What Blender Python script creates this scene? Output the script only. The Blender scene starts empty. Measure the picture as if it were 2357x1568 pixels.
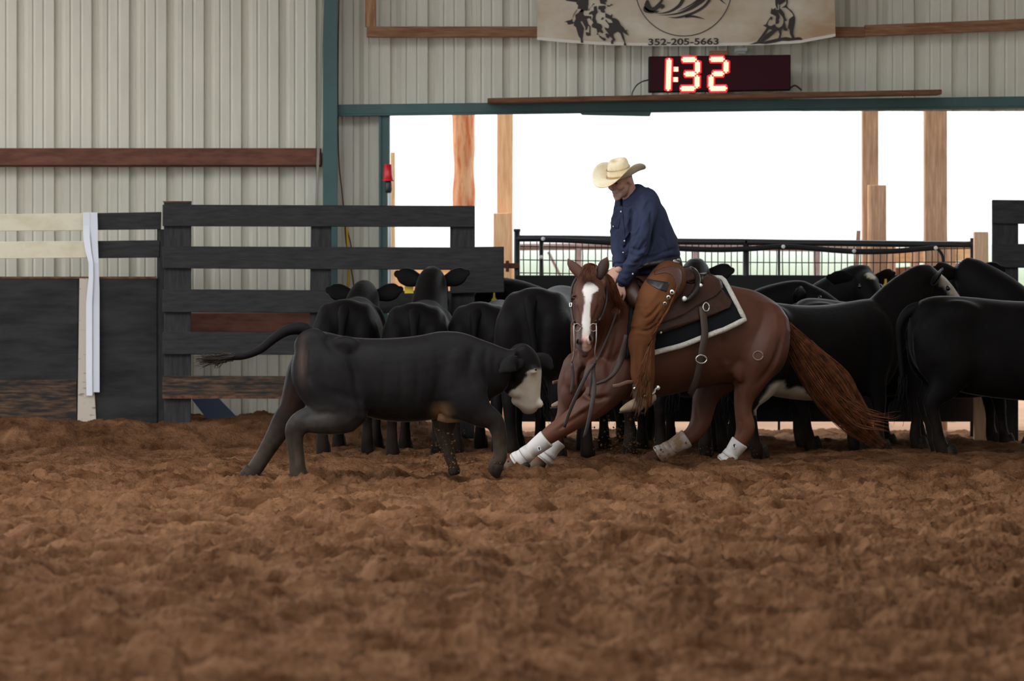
import bpy, bmesh, math, random
import numpy as np
from mathutils import Vector
from mathutils.bvhtree import BVHTree

random.seed(7)
RNG = np.random.default_rng(11)
SC = bpy.context.scene
COL = SC.collection

# ------------------------------------------------------------------ camera, sky, exposure
FPX, CXP, YH, EYE = 10500.0, 1178.5, 520.0, 1.68      # focal length in pixels, principal x, horizon row, eye height
cam_data = bpy.data.cameras.new('camera')
cam = bpy.data.objects.new('camera', cam_data)
COL.objects.link(cam)
cam.location = (0, 0, EYE)
cam.rotation_euler = (math.pi / 2, 0, 0)
cam_data.sensor_width = 36.0
cam_data.lens = FPX * 36.0 / 2357.0
cam_data.shift_y = -(784.0 - YH) / 2357.0
cam_data.clip_end = 3000
cam_data.dof.use_dof = True
cam_data.dof.focus_distance = 31.2
cam_data.dof.aperture_fstop = 2.9
SC.camera = cam

world = bpy.data.worlds.new('overcast_sky')
SC.world = world
world.use_nodes = True
bg = world.node_tree.nodes['Background']
bg.inputs[0].default_value = (0.93, 0.97, 1.0, 1)
bg.inputs[1].default_value = 3.0
SC.view_settings.view_transform = 'Standard'
SC.view_settings.look = 'None'
SC.view_settings.gamma = 1.0
SC.view_settings.use_curve_mapping = False
SC.view_settings.exposure = 0.18
SC.cycles.use_denoising = True
SC.cycles.max_bounces = 6
SC.cycles.diffuse_bounces = 4
SC.cycles.sample_clamp_indirect = 6.0


# ------------------------------------------------------------------ helpers
def W(px, py, D):
    """point at depth D seen at pixel (px, py)"""
    return np.array([(px - CXP) * D / FPX, D, EYE - (py - YH) * D / FPX])


def lin(r, g, b):
    f = lambda c: c / 12.92 if c <= 0.04045 else ((c + 0.055) / 1.055) ** 2.4
    return (f(r / 255.0), f(g / 255.0), f(b / 255.0))


def cr(A, k):
    """Catmull-Rom resampling of the rows of A, k steps per span"""
    A = np.asarray(A, float)
    if A.ndim == 1:
        A = A[:, None]
    m = len(A)
    if k <= 1 or m < 3:
        if k > 1 and m == 2:
            t = np.linspace(0, 1, k + 1)[:, None]
            return A[0] * (1 - t) + A[1] * t
        return A
    P = np.vstack([2 * A[0] - A[1], A, 2 * A[-1] - A[-2]])
    out = []
    for i in range(m - 1):
        p0, p1, p2, p3 = P[i], P[i + 1], P[i + 2], P[i + 3]
        for j in range(k):
            t = j / k
            out.append(0.5 * ((2 * p1) + (-p0 + p2) * t + (2 * p0 - 5 * p1 + 4 * p2 - p3) * t * t
                              + (-p0 + 3 * p1 - 3 * p2 + p3) * t ** 3))
    out.append(A[-1])
    return np.array(out)


def nrm(v):
    v = np.asarray(v, float)
    return v / (np.linalg.norm(v, axis=-1, keepdims=True) + 1e-12)


def loft(C, U, L, n=20, e=2.0, cap=True):
    C, U, L = np.asarray(C, float), np.asarray(U, float), np.asarray(L, float)
    m = len(C)
    th = np.linspace(0, 2 * math.pi, n, endpoint=False)
    c, s = np.cos(th), np.sin(th)
    ce = np.sign(c) * np.abs(c) ** (2.0 / e)
    se = np.sign(s) * np.abs(s) ** (2.0 / e)
    R = C[:, None, :] + U[:, None, :] * ce[None, :, None] + L[:, None, :] * se[None, :, None]
    v = R.reshape(-1, 3)
    f = []
    for i in range(m - 1):
        a, b = i * n, (i + 1) * n
        for j in range(n):
            k = (j + 1) % n
            f.append((a + j, a + k, b + k, b + j))
    if cap:
        v = np.vstack([v, C[0], C[-1]])
        i0, i1 = m * n, m * n + 1
        for j in range(n):
            k = (j + 1) % n
            f.append((i0, k, j))
            f.append((i1, (m - 1) * n + j, (m - 1) * n + k))
    return v, f


def tube(pts, ra, rb=None, side=(0, 1, 0), n=12, k=4, e=2.0, cap=True, rnd=False):
    """loft along a path; ra = radius in the plane of the path, rb = radius along side"""
    pts = np.asarray(pts, float)
    m = len(pts)
    ra = np.full(m, ra, float) if np.isscalar(ra) else np.asarray(ra, float)
    rb = ra if rb is None else (np.full(m, rb, float) if np.isscalar(rb) else np.asarray(rb, float))
    A = cr(np.column_stack([pts, ra, rb]), k)
    P, a, b = A[:, :3], np.maximum(A[:, 3], 1e-4), np.maximum(A[:, 4], 1e-4)
    T = nrm(np.gradient(P, axis=0))
    sd = np.asarray(side, float)
    if sd.ndim == 1:
        sd = np.tile(sd, (len(P), 1))
    S = nrm(sd - (sd * T).sum(1, keepdims=True) * T)
    U = np.cross(S, T)
    if rnd:                                   # rounded ends
        f0 = [(0.98, 0.25), (0.8, 0.62), (0.45, 0.9)]
        P0 = np.array([P[0] - T[0] * a[0] * h for h, q in f0])
        P1 = np.array([P[-1] + T[-1] * a[-1] * h for h, q in f0[::-1]])
        q0 = np.array([q for h, q in f0])
        P = np.vstack([P0, P, P1])
        a = np.concatenate([a[0] * q0, a, a[-1] * q0[::-1]])
        b = np.concatenate([b[0] * q0, b, b[-1] * q0[::-1]])
        U = np.vstack([np.tile(U[0], (3, 1)), U, np.tile(U[-1], (3, 1))])
        S = np.vstack([np.tile(S[0], (3, 1)), S, np.tile(S[-1], (3, 1))])
    return loft(P, U * a[:, None], S * b[:, None], n, e, cap)


def trunk(tops, bots, w, lat, n=28, k=4, e=2.2):
    tops, bots = np.asarray(tops, float), np.asarray(bots, float)
    A = cr(np.column_stack([tops, bots, np.asarray(w, float)]), k)
    t, b, ww = A[:, :3], A[:, 3:6], A[:, 6]
    lat = np.asarray(lat, float)
    if lat.ndim == 1:
        lat = np.tile(lat, (len(A), 1))
    else:
        lat = nrm(cr(lat, k))
    return loft((t + b) / 2, (t - b) / 2, lat * ww[:, None], n, e)


def ell(c, r, ax=None, n=14, m=9):
    """ellipsoid; r = radii on the three axes in ax (rows)"""
    ax = np.eye(3) if ax is None else nrm(ax)
    ph = np.linspace(0.12, math.pi - 0.12, m)
    th = np.linspace(0, 2 * math.pi, n, endpoint=False)
    L = np.stack([np.outer(np.sin(ph), np.cos(th)), np.outer(np.sin(ph), np.sin(th)),
                  np.outer(np.cos(ph), np.ones(n))], -1).reshape(-1, 3)
    v = np.asarray(c) + (L * np.asarray(r)) @ ax
    f = []
    for i in range(m - 1):
        for j in range(n):
            q = (j + 1) % n
            f.append((i * n + j, (i + 1) * n + j, (i + 1) * n + q, i * n + q))
    f.append(tuple(range(n)))
    f.append(tuple((m - 1) * n + j for j in range(n))[::-1])
    return v, f


def join(parts):
    vs, fs, o = [], [], 0
    for v, f in parts:
        vs.append(np.asarray(v, float))
        fs += [tuple(i + o for i in q) for q in f]
        o += len(v)
    return np.vstack(vs), fs


def remesh(parts, voxel, smooth=4, factor=0.5):
    """fuse overlapping closed shapes into one continuous skin"""
    v, f = join(parts)
    me = bpy.data.meshes.new('tmp')
    me.from_pydata(v.tolist(), [], f)
    b = bmesh.new()
    b.from_mesh(me)
    bmesh.ops.recalc_face_normals(b, faces=b.faces)
    b.to_mesh(me)
    b.free()
    o = bpy.data.objects.new('tmp', me)
    COL.objects.link(o)
    r = o.modifiers.new('r', 'REMESH')
    r.mode = 'VOXEL'
    r.voxel_size = voxel
    if smooth:
        s = o.modifiers.new('s', 'SMOOTH')
        s.factor = factor
        s.iterations = smooth
    dg = bpy.context.evaluated_depsgraph_get()
    ev = o.evaluated_get(dg)
    m2 = ev.to_mesh()
    vv = np.empty(len(m2.vertices) * 3, np.float32)
    m2.vertices.foreach_get('co', vv)
    ff = [tuple(p.vertices) for p in m2.polygons]
    ev.to_mesh_clear()
    bpy.data.objects.remove(o)
    bpy.data.meshes.remove(me)
    return vv.reshape(-1, 3).astype(float), ff


def vnormals(v, f):
    m = bpy.data.meshes.new('t')
    m.from_pydata(np.asarray(v).tolist(), [], [tuple(int(i) for i in q) for q in f])
    m.update()
    b = np.empty(len(v) * 3, np.float32)
    m.vertices.foreach_get('normal', b)
    bpy.data.meshes.remove(m)
    return b.reshape(-1, 3).astype(float)


def sculpt(v, f, strokes, dmax=None):
    """press grooves (negative depth) or raise ridges along pixel polylines on the side facing the camera; stroke = (points, width px, depth m)"""
    N_ = vnormals(v, f)
    s = FPX / v[:, 1]
    px, py = v[:, 0] * s + CXP, YH - (v[:, 2] - EYE) * s
    face = np.clip(-N_[:, 1] * 2.2, 0, 1)
    if dmax is not None:
        face = face * (v[:, 1] < dmax)
    d = np.zeros(len(v))
    for pts, w, dep in strokes:
        A = cr(np.array(pts, float), 6)
        best = np.full(len(v), 1e9)
        tb = np.zeros(len(v))
        for i in range(len(A) - 1):
            a, b = A[i], A[i + 1]
            ab = b - a
            t = np.clip(((px - a[0]) * ab[0] + (py - a[1]) * ab[1]) / (ab @ ab + 1e-9), 0, 1)
            q = (px - a[0] - t * ab[0]) ** 2 + (py - a[1] - t * ab[1]) ** 2
            u = (i + t) / (len(A) - 1)
            tb = np.where(q < best, u, tb)
            best = np.minimum(best, q)
        d += dep * np.exp(-best / (w * w)) * np.clip(np.sin(np.pi * np.clip(tb * .86 + .07, 0, 1)) * 1.5, 0, 1)
    return v + N_ * (d * face)[:, None]


ORG = {}


def mk(name, vf, mat, parent=None, org=None, smooth=True, cols=None, label=None, cat=None, group=None, kind=None, fix=False):
    """link one mesh object built from world coordinates; org = its base point"""
    v, f = vf
    v = np.asarray(v, float)
    if org is None:
        org = ORG[parent.name] if parent is not None else np.array([(v[:, 0].min() + v[:, 0].max()) / 2, (v[:, 1].min() + v[:, 1].max()) / 2, v[:, 2].min()])
    org = np.asarray(org, float)
    me = bpy.data.meshes.new(name)
    me.from_pydata((v - org).tolist(), [], [tuple(int(i) for i in q) for q in f])
    if fix:
        b = bmesh.new()
        b.from_mesh(me)
        bmesh.ops.recalc_face_normals(b, faces=b.faces)
        b.to_mesh(me)
        b.free()
    if smooth:
        me.polygons.foreach_set('use_smooth', [True] * len(me.polygons))
    if cols is not None:
        ca = me.color_attributes.new('Col', 'FLOAT_COLOR', 'POINT')
        cc = np.ones((len(v), 4), np.float32)
        cc[:, :3] = cols
        ca.data.foreach_set('color', cc.ravel())
    me.materials.append(mat)
    me.update()
    o = bpy.data.objects.new(name, me)
    COL.objects.link(o)
    if parent is not None:
        o.parent = parent
        o.location = org - ORG[parent.name]
    else:
        o.location = org
    ORG[o.name] = org
    for key, val in (('label', label), ('category', cat), ('group', group), ('kind', kind)):
        if val:
            o[key] = val
    return o


def root(name, org, label=None, cat=None, group=None, kind=None):
    o = bpy.data.objects.new(name, None)
    o.empty_display_size = 0.2
    COL.objects.link(o)
    o.location = org
    ORG[o.name] = np.asarray(org, float)
    for key, val in (('label', label), ('category', cat), ('group', group), ('kind', kind)):
        if val:
            o[key] = val
    return o


def bevel_hex(P, bw):
    """chamfered box from 8 corners (front 4 then back 4, same order)"""
    b = bmesh.new()
    vs = [b.verts.new(p) for p in P]
    for q in ((0, 1, 2, 3), (7, 6, 5, 4), (0, 4, 5, 1), (1, 5, 6, 2), (2, 6, 7, 3), (3, 7, 4, 0)):
        b.faces.new([vs[i] for i in q])
    bmesh.ops.recalc_face_normals(b, faces=b.faces)
    if bw:
        bmesh.ops.bevel(b, geom=list(b.edges), offset=bw, segments=1, affect='EDGES', profile=0.5)
    b.verts.index_update()
    v = np.array([x.co[:] for x in b.verts])
    f = [tuple(x.index for x in q.verts) for q in b.faces]
    b.free()
    return v, f


def quad(corners, D, th, bw=0.004, D2=None):
    """board whose front face at depth D has the pixel corners TL, TR, BR, BL; th = thickness going away"""
    F = [W(x, y, D) for x, y in corners]
    B = [p + np.array([0, th, 0]) for p in F]
    return bevel_hex(F + B, bw)


def rect(x0, y0, x1, y1, D, th, bw=0.004):
    return quad([(x0, y0), (x1, y0), (x1, y1), (x0, y1)], D, th, bw)


def poly(pts, D, th):
    """flat prism from a pixel outline at depth D"""
    b = bmesh.new()
    fv = [b.verts.new(W(x, y, D)) for x, y in pts]
    fa = b.faces.new(fv)
    r = bmesh.ops.extrude_face_region(b, geom=[fa])
    for g in r['geom']:
        if isinstance(g, bmesh.types.BMVert):
            g.co.y += th
    bmesh.ops.triangulate(b, faces=[q for q in b.faces if len(q.verts) > 4])
    bmesh.ops.recalc_face_normals(b, faces=b.faces)
    b.verts.index_update()
    v = np.array([x.co[:] for x in b.verts])
    f = [tuple(x.index for x in q.verts) for q in b.faces]
    b.free()
    return v, f


# ---- noise in numpy
_TAB = RNG.random((256, 256))


def vnoise(x, y, s=0):
    x = np.asarray(x, float) + 17.3 * s
    y = np.asarray(y, float) + 9.7 * s
    xi, yi = np.floor(x).astype(int), np.floor(y).astype(int)
    fx, fy = x - xi, y - yi
    fx, fy = fx * fx * fx * (fx * (fx * 6 - 15) + 10), fy * fy * fy * (fy * (fy * 6 - 15) + 10)
    g = lambda a, b: _TAB[a & 255, b & 255]
    return (g(xi, yi) * (1 - fx) + g(xi + 1, yi) * fx) * (1 - fy) + (g(xi, yi + 1) * (1 - fx) + g(xi + 1, yi + 1) * fx) * fy


def sstep(a, b, x):
    t = np.clip((np.asarray(x, float) - a) / (b - a), 0, 1)
    return t * t * (3 - 2 * t)


# ---- materials
def M(name, col, rough=0.7, spec=0.3, col2=None, vs=6.0, stretch=(1, 1, 1), lo=0.35, hi=0.65, bump=0.0, bs=40.0, bst=None,
      attr=False, metal=0.0, emit=None, es=0.0, sheen=0.0, coat=0.0, detail=4.0, bdist=0.01, var=0.0, trans=0.0):
    m = bpy.data.materials.new(name)
    m.use_nodes = True
    nt = m.node_tree
    N, Lk = nt.nodes, nt.links
    p = N['Principled BSDF']
    p.inputs['Roughness'].default_value = rough
    p.inputs['Specular IOR Level'].default_value = spec
    p.inputs['Metallic'].default_value = metal
    p.inputs['Sheen Weight'].default_value = sheen
    p.inputs['Sheen Roughness'].default_value = 0.18
    p.inputs['Coat Weight'].default_value = coat
    p.inputs['Transmission Weight'].default_value = trans
    p.inputs['Base Color'].default_value = (*col, 1)
    tc = N.new('ShaderNodeTexCoord')

    def noise(scale, st, det):
        mp = N.new('ShaderNodeMapping')
        mp.inputs['Scale'].default_value = st
        Lk.new(tc.outputs['Object'], mp.inputs['Vector'])
        t = N.new('ShaderNodeTexNoise')
        t.inputs['Scale'].default_value = scale
        t.inputs['Detail'].default_value = det
        t.inputs['Roughness'].default_value = 0.6
        Lk.new(mp.outputs[0], t.inputs['Vector'])
        return t.outputs['Fac']
    src = None
    if attr:
        a = N.new('ShaderNodeAttribute')
        a.attribute_name = 'Col'
        src = a.outputs['Color']
    if col2 is not None:
        r = N.new('ShaderNodeValToRGB')
        r.color_ramp.elements[0].position = lo
        r.color_ramp.elements[0].color = (*col, 1)
        r.color_ramp.elements[1].position = hi
        r.color_ramp.elements[1].color = (*col2, 1)
        Lk.new(noise(vs, stretch, detail), r.inputs[0])
        src = r.outputs[0]
    if var:
        mx = N.new('ShaderNodeMix')
        mx.data_type = 'RGBA'
        mx.blend_type = 'MULTIPLY'
        mx.inputs[0].default_value = 1.0
        r = N.new('ShaderNodeValToRGB')
        r.color_ramp.elements[0].position = 0.3
        r.color_ramp.elements[0].color = (1 - var,) * 3 + (1,)
        r.color_ramp.elements[1].position = 0.7
        r.color_ramp.elements[1].color = (1 + var,) * 3 + (1,)
        Lk.new(noise(vs, stretch, detail), r.inputs[0])
        if src is not None:
            Lk.new(src, mx.inputs[6])
        else:
            mx.inputs[6].default_value = (*col, 1)
        Lk.new(r.outputs[0], mx.inputs[7])
        src = mx.outputs[2]
    if src is not None:
        Lk.new(src, p.inputs['Base Color'])
    if bump:
        bn = N.new('ShaderNodeBump')
        bn.inputs['Strength'].default_value = bump
        bn.inputs['Distance'].default_value = bdist
        Lk.new(noise(bs, bst or stretch, 5.0), bn.inputs['Height'])
        Lk.new(bn.outputs[0], p.inputs['Normal'])
    if emit is not None:
        p.inputs['Emission Color'].default_value = (*emit, 1)
        p.inputs['Emission Strength'].default_value = es
    return m
# ------------------------------------------------------------------ the shell: ground, steel walls, roof, door frame
MOUNDS = [((q - CXP) * d / FPX, d, r, k) for q, d, r, k in ((1652, 31.75, .13, .075), (1690, 31.7, .10, .04), (1495, 31.7, .17, .085), (1455, 31.9, .12, .05), (1236, 31.25, .16, .045), (1180, 31.15, .12, .03), (700, 29.7, .10, .03), (570, 30.0, .10, .03))]


def ground_h(x, y):
    """arena dirt: trampled lumps, clods, and a bank thrown up against the left fence"""
    x = np.asarray(x, float)
    y = np.asarray(y, float)
    wx = x + 0.10 * (vnoise(x * 3, y * 3, 5) - 0.5)
    wy = y + 0.10 * (vnoise(x * 3, y * 3, 6) - 0.5)
    h = 0.050 * (vnoise(x * 1.3, y * 1.1, 1) - 0.5)
    h += 0.070 * (np.abs(vnoise(wx * 3.3, wy * 2.7, 2) - 0.5) * 2 - 0.3)
    h += 0.078 * (vnoise(wx * 6.0, wy * 6.5, 3) - 0.5)
    h += 0.044 * (np.abs(vnoise(wx * 12, wy * 13, 4) - 0.5) * -2 + 0.3)
    h += 0.027 * (np.abs(vnoise(wx * 27, wy * 27, 7) - 0.5) * -2 + 0.3)
    h += 0.010 * (np.abs(vnoise(x * 54, y * 46, 8) - 0.5) * -2 + 0.3)
    damp = 1 - 0.45 * sstep(30.5, 33, y)
    bank = 0.17 * sstep(34.6, 35.7, y) * (1 - sstep(-0.9, -0.1, x))
    for mx, my, mr, mh in MOUNDS:
        h = h + mh * np.exp(-((x - mx) ** 2 + ((y - my) * .8) ** 2) / mr ** 2)
    return h * damp + bank - 0.012


mat_dirt = M('arena_dirt', (0.088, 0.036, 0.014), 0.95, 0.05, col2=(0.235, 0.115, 0.057), vs=3.0, lo=0.36, hi=0.64, bump=1.0, bs=42.0, bdist=0.035, detail=11)
yy = np.concatenate([np.linspace(15.2, 28, 380, endpoint=False), np.linspace(28, 33.2, 370, endpoint=False), np.linspace(33.2, 37.6, 110)])
NYG, NXG = len(yy), 770
tt = np.linspace(-1, 1, NXG)
GX = tt[None, :] * (0.145 * yy[:, None] + 0.35)
GY = np.repeat(yy[:, None], NXG, 1)
GZ = ground_h(GX, GY)
vg = np.stack([GX, GY, GZ], -1).reshape(-1, 3)
ii = np.arange(NYG - 1)[:, None] * NXG + np.arange(NXG - 1)[None, :]
me = bpy.data.meshes.new('floor')
fq = np.stack([ii, ii + 1, ii + 1 + NXG, ii + NXG], -1).reshape(-1, 4)
me.vertices.add(len(vg))
me.vertices.foreach_set('co', vg.ravel())
me.loops.add(fq.size)
me.loops.foreach_set('vertex_index', fq.ravel().astype(np.int32))
me.polygons.add(len(fq))
me.polygons.foreach_set('loop_start', np.arange(0, fq.size, 4, dtype=np.int32))
me.polygons.foreach_set('use_smooth', np.ones(len(fq), bool))
me.update(calc_edges=True)
me.materials.append(mat_dirt)
fo = bpy.data.objects.new('floor', me)
COL.objects.link(fo)
fo['kind'] = 'structure'


def sheet(name, x0, x1, y0, y1, z, mat, nx=2, ny=2, amp=0.0, **kw):
    xs, ys = np.linspace(x0, x1, nx), np.linspace(y0, y1, ny)
    X, Y = np.meshgrid(xs, ys)
    Z = z + amp * (vnoise(X * 0.9, Y * 0.9, 3) - 0.5) if amp else np.full_like(X, z)
    v = np.stack([X, Y, Z], -1).reshape(-1, 3)
    f = [(j * nx + i, j * nx + i + 1, (j + 1) * nx + i + 1, (j + 1) * nx + i) for j in range(ny - 1) for i in range(nx - 1)]
    return mk(name, (v, f), mat, **kw)


sheet('floor', -26, 26, -12, 37.6, -0.22, mat_dirt, 60, 60, 0.05, kind='structure')
xs_, ys_ = np.linspace(-9, 9, 190), np.linspace(2, 37.6, 330)
XX, YY = np.meshgrid(xs_, ys_)
sh_ = np.stack([XX, YY, ground_h(XX, YY) - .10 * ((np.abs(XX) < 0.145 * YY + 0.15) & (YY > 15.4)) - .004], -1).reshape(-1, 3)
mk('floor', (sh_, [(j * 190 + i, j * 190 + i + 1, (j + 1) * 190 + i + 1, (j + 1) * 190 + i) for j in range(329) for i in range(189)]), mat_dirt, kind='structure')
def slab(name, x0, x1, y0, y1, z0, z1, mat, **kw):
    P = [(x0, y0, z1), (x1, y0, z1), (x1, y0, z0), (x0, y0, z0), (x0, y1, z1), (x1, y1, z1), (x1, y1, z0), (x0, y1, z0)]
    return mk(name, bevel_hex(P, 0), mat, smooth=False, **kw)


mat_yard = M('yard_sand', (0.34, 0.20, 0.125), 0.95, 0.1, col2=(0.25, 0.145, 0.09), vs=1.2, bump=0.5, bs=20)
sheet('ground', -40, 40, 37.6, 62, -0.03, mat_yard, 60, 40, 0.06, kind='structure')
mat_field = M('pasture_grass', (0.105, 0.15, 0.042), 0.95, 0.1, col2=(0.15, 0.19, 0.068), vs=0.05, bump=0.3, bs=3)
sheet('field', -260, 260, 61, 620, -0.03, mat_field, 24, 24, 0.04, kind='structure')

mist = bpy.data.materials.new('ground_mist')
mist.use_nodes = True
mist.node_tree.nodes.remove(mist.node_tree.nodes['Principled BSDF'])
vsc = mist.node_tree.nodes.new('ShaderNodeVolumeScatter')
vsc.inputs['Density'].default_value = 0.0042
vsc.inputs['Color'].default_value = (1, 1, 1, 1)
mist.node_tree.links.new(vsc.outputs[0], mist.node_tree.nodes['Material Output'].inputs['Volume'])
slab('outside_mist', -280, 280, 64, 640, -0.5, 14, mist, kind='stuff')

WD = 36.8                                      # depth of the steel wall
SW = FPX / WD
mat_steel = M('cream_painted_steel', lin(208, 204, 188), 0.45, 0.4, var=0.07, vs=2.5, stretch=(3, 3, 0.5), bump=0.05, bs=8)
RIB = [(0, 0), (2, .042), (14, .042), (26, 0), (36, 0), (37, .010), (43, 0), (60, 0), (61, .010), (67, 0)]
PITCH = 86.1


def rib_panel(x_first, n_rib, z0, z1, parent, x_lo=None, x_hi=None):
    prof = []
    for k in range(n_rib):
        for dx, dp in RIB:
            prof.append(((x_first + k * PITCH + dx), dp))
    prof.append((x_first + n_rib * PITCH, 0))
    if x_lo is not None:
        prof = [(max(p, x_lo), d) for p, d in prof if p >= x_lo - 24]
    if x_hi is not None:
        prof = [(min(p, x_hi), d) for p, d in prof if p <= x_hi + 24]
    a, b = [], []
    for p, d in prof:
        X = (p - CXP) / SW
        a.append((X, WD + d, z0))
        b.append((X, WD + d, z1))
    n = len(a)
    off = random.uniform(0, 0.003)
    v = np.array(a + b) + np.array([0, off, 0])
    f = [(i, i + 1, n + i + 1, n + i) for i in range(n - 1)]
    return mk('wall_panel', (v, f), mat_steel, parent=parent, smooth=False)


ZT = 5.2
wl = root('wall_back', ((-4.3), WD, 0), kind='structure')
for k in range(4):                              # left bay: metre-wide sheets
    rib_panel(38 - 3 * PITCH + 3 * k * PITCH, 3, -0.1, ZT, wl, x_hi=752)
wr = root('wall_back', (0, WD, 2.4), kind='structure')
zl = W(0, 256, WD)[2]
rib_panel(812 - PITCH, 2, -0.1, ZT, wr, x_lo=745, x_hi=898)
for k in range(6):
    rib_panel(898 + 3 * k * PITCH, 3, zl, ZT, wr, x_hi=2450)

mat_roof = M('galvanised_roof', (0.30, 0.30, 0.29), 0.6, 0.3, var=0.1, vs=2)


RZ = 5.3  # unseen roof; gaps between its slabs placed and sized to steer sky light
slab('ceiling', -24, 24, 35.4, 37.4, RZ, RZ + 0.1, mat_roof, kind='structure')
slab('ceiling', -4.0, 24, 34.0, 35.4, RZ, RZ + 0.1, mat_roof, kind='structure')
slab('ceiling', -24, 24, 30.4, 34.0, RZ, RZ + 0.1, mat_roof, kind='structure')
slab('ceiling', 3.0, 24, 23.0, 30.4, RZ, RZ + 0.1, mat_roof, kind='structure')
slab('ceiling', -24, 24, 19.0, 23.0, RZ, RZ + 0.1, mat_roof, kind='structure')
slab('ceiling', 3.0, 24, 14.5, 19.0, RZ, RZ + 0.1, mat_roof, kind='structure')
slab('ceiling', -24, 24, -12.0, 14.5, RZ, RZ + 0.1, mat_roof, kind='structure')
slab('wall_right', 6.4, 6.5, -12, 37, -0.2, RZ, mat_steel, kind='structure')  # unseen side wall, run long so light comes mainly from the left
slab('wall_left', -16.6, -16.5, 33, 37, -0.2, RZ, mat_steel, kind='structure')  # unseen side wall, kept short and far out to let left light in

mat_teal = M('teal_painted_steel', lin(54, 86, 84), 0.5, 0.4, col2=lin(66, 96, 96), vs=3, bump=0.05, bs=20)
mat_rust = M('rust_red_primer_steel', lin(118, 78, 64), 0.7, 0.15, col2=lin(92, 60, 50), vs=5, stretch=(1, 1, 4), bump=0.2, bs=30)
mat_dark = M('black_cord', (0.02, 0.02, 0.022), 0.6, 0.3)  # one even near-black for the clock's cords
post = join([rect(743, -60, 777, 1040, 36.52, 0.012), rect(757, -60, 762, 1040, 36.53, 0.2, 0), rect(743, -60, 777, 1040, 36.72, 0.012)])
mk('trim_1', post, mat_teal, kind='structure', smooth=False)
mk('trim_2', join([quad([(777, 241), (2440, 221), (2440, 247), (777, 267)], 36.62, 0.16),
                   quad([(777, 262), (2440, 243), (2440, 248), (777, 268)], 36.60, 0.03)]), mat_teal, kind='structure', smooth=False)
mk('trim_3', join([rect(872, 262, 896, 1040, 36.66, 0.14), rect(872, 262, 877, 1040, 36.64, 0.03, 0)]), mat_teal, kind='structure', smooth=False)


def girt(y0, y1, x1, D):
    h = y1 - y0
    return join([rect(-80, y0, x1, y0 + h * 0.45, D, 0.15), rect(-80, y0 + h * 0.42, x1, y1 - h * 0.08, D - 0.03, 0.18), rect(-80, y1 - h * 0.12, x1, y1, D + 0.02, 0.1, 0)])


mk('trim_4', girt(341, 384, 738, 36.6), mat_rust, kind='structure', smooth=False)
mk('trim_5', girt(721, 769, 742, 36.6), mat_rust, kind='structure', smooth=False)

mk('trim_10', quad([(1333, 258), (1500, 256), (1496, 268), (1340, 265)], 36.57, 0.02, 0.003), mat_teal, kind='structure', smooth=False)
mat_pine = M('weathered_pine', lin(150, 112, 84), 0.8, 0.2, col2=lin(118, 80, 58), vs=3.5, stretch=(1.5, 6, 18), bump=0.15, bs=10)
mat_pinev = M('weathered_pine_upright', lin(176, 136, 104), 0.8, 0.2, col2=lin(132, 92, 66), vs=3.5, stretch=(18, 6, 1.2), bump=0.15, bs=10)
mk('trim_6', rect(844, 61, 1240, 86, 36.56, 0.05), mat_pine, kind='structure', smooth=False)
mk('trim_7', rect(840, -60, 865, 62, 36.56, 0.05), mat_pinev, kind='structure', smooth=False)
mk('trim_8', rect(1918, 62, 1991, 86, 36.56, 0.05), mat_pine, kind='structure', smooth=False)
mk('trim_9', quad([(1990, 58), (2440, 40), (2440, 66), (1990, 84)], 36.54, 0.05), mat_pine, kind='structure', smooth=False)
# ------------------------------------------------------------------ fences, gates, posts
mat_blk = M('black_painted_board', lin(40, 40, 42), 0.75, 0.25, col2=lin(56, 55, 55), vs=3, stretch=(2, 5, 14), bump=0.25, bs=9)
mat_blkv = M('black_painted_upright', lin(40, 40, 42), 0.75, 0.25, col2=lin(58, 57, 56), vs=3, stretch=(14, 5, 2), bump=0.25, bs=9)
mat_ply = M('black_painted_plywood', lin(30, 30, 32), 0.7, 0.2, col2=lin(54, 52, 52), vs=3.0, stretch=(.6, 1, 3), bump=0.12, bs=14)
mat_worn = M('worn_black_board', lin(44, 42, 42), 0.8, 0.2, col2=lin(112, 84, 62), vs=3.2, stretch=(1.6, 4, 12), lo=0.42, hi=0.72, bump=0.4, bs=9)
mat_white = M('cream_painted_board', lin(222, 214, 190), 0.6, 0.3, col2=lin(196, 184, 150), vs=2.2, stretch=(1.5, 2, 3), lo=0.45, hi=0.8, bump=0.1, bs=9)
mat_strip = M('scuffed_white_strip', lin(196, 184, 170), 0.7, 0.25, col2=lin(70, 58, 52), vs=9, stretch=(1.2, 1, 4), lo=0.6, hi=0.74, bump=0.1, bs=12)
mat_tape = M('white_plastic_tape', lin(214, 216, 226), 0.3, 0.5)
mat_raw = M('raw_split_edge', lin(120, 84, 62), 0.85, 0.15, col2=lin(70, 52, 42), vs=8, stretch=(2, 4, 4))

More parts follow.
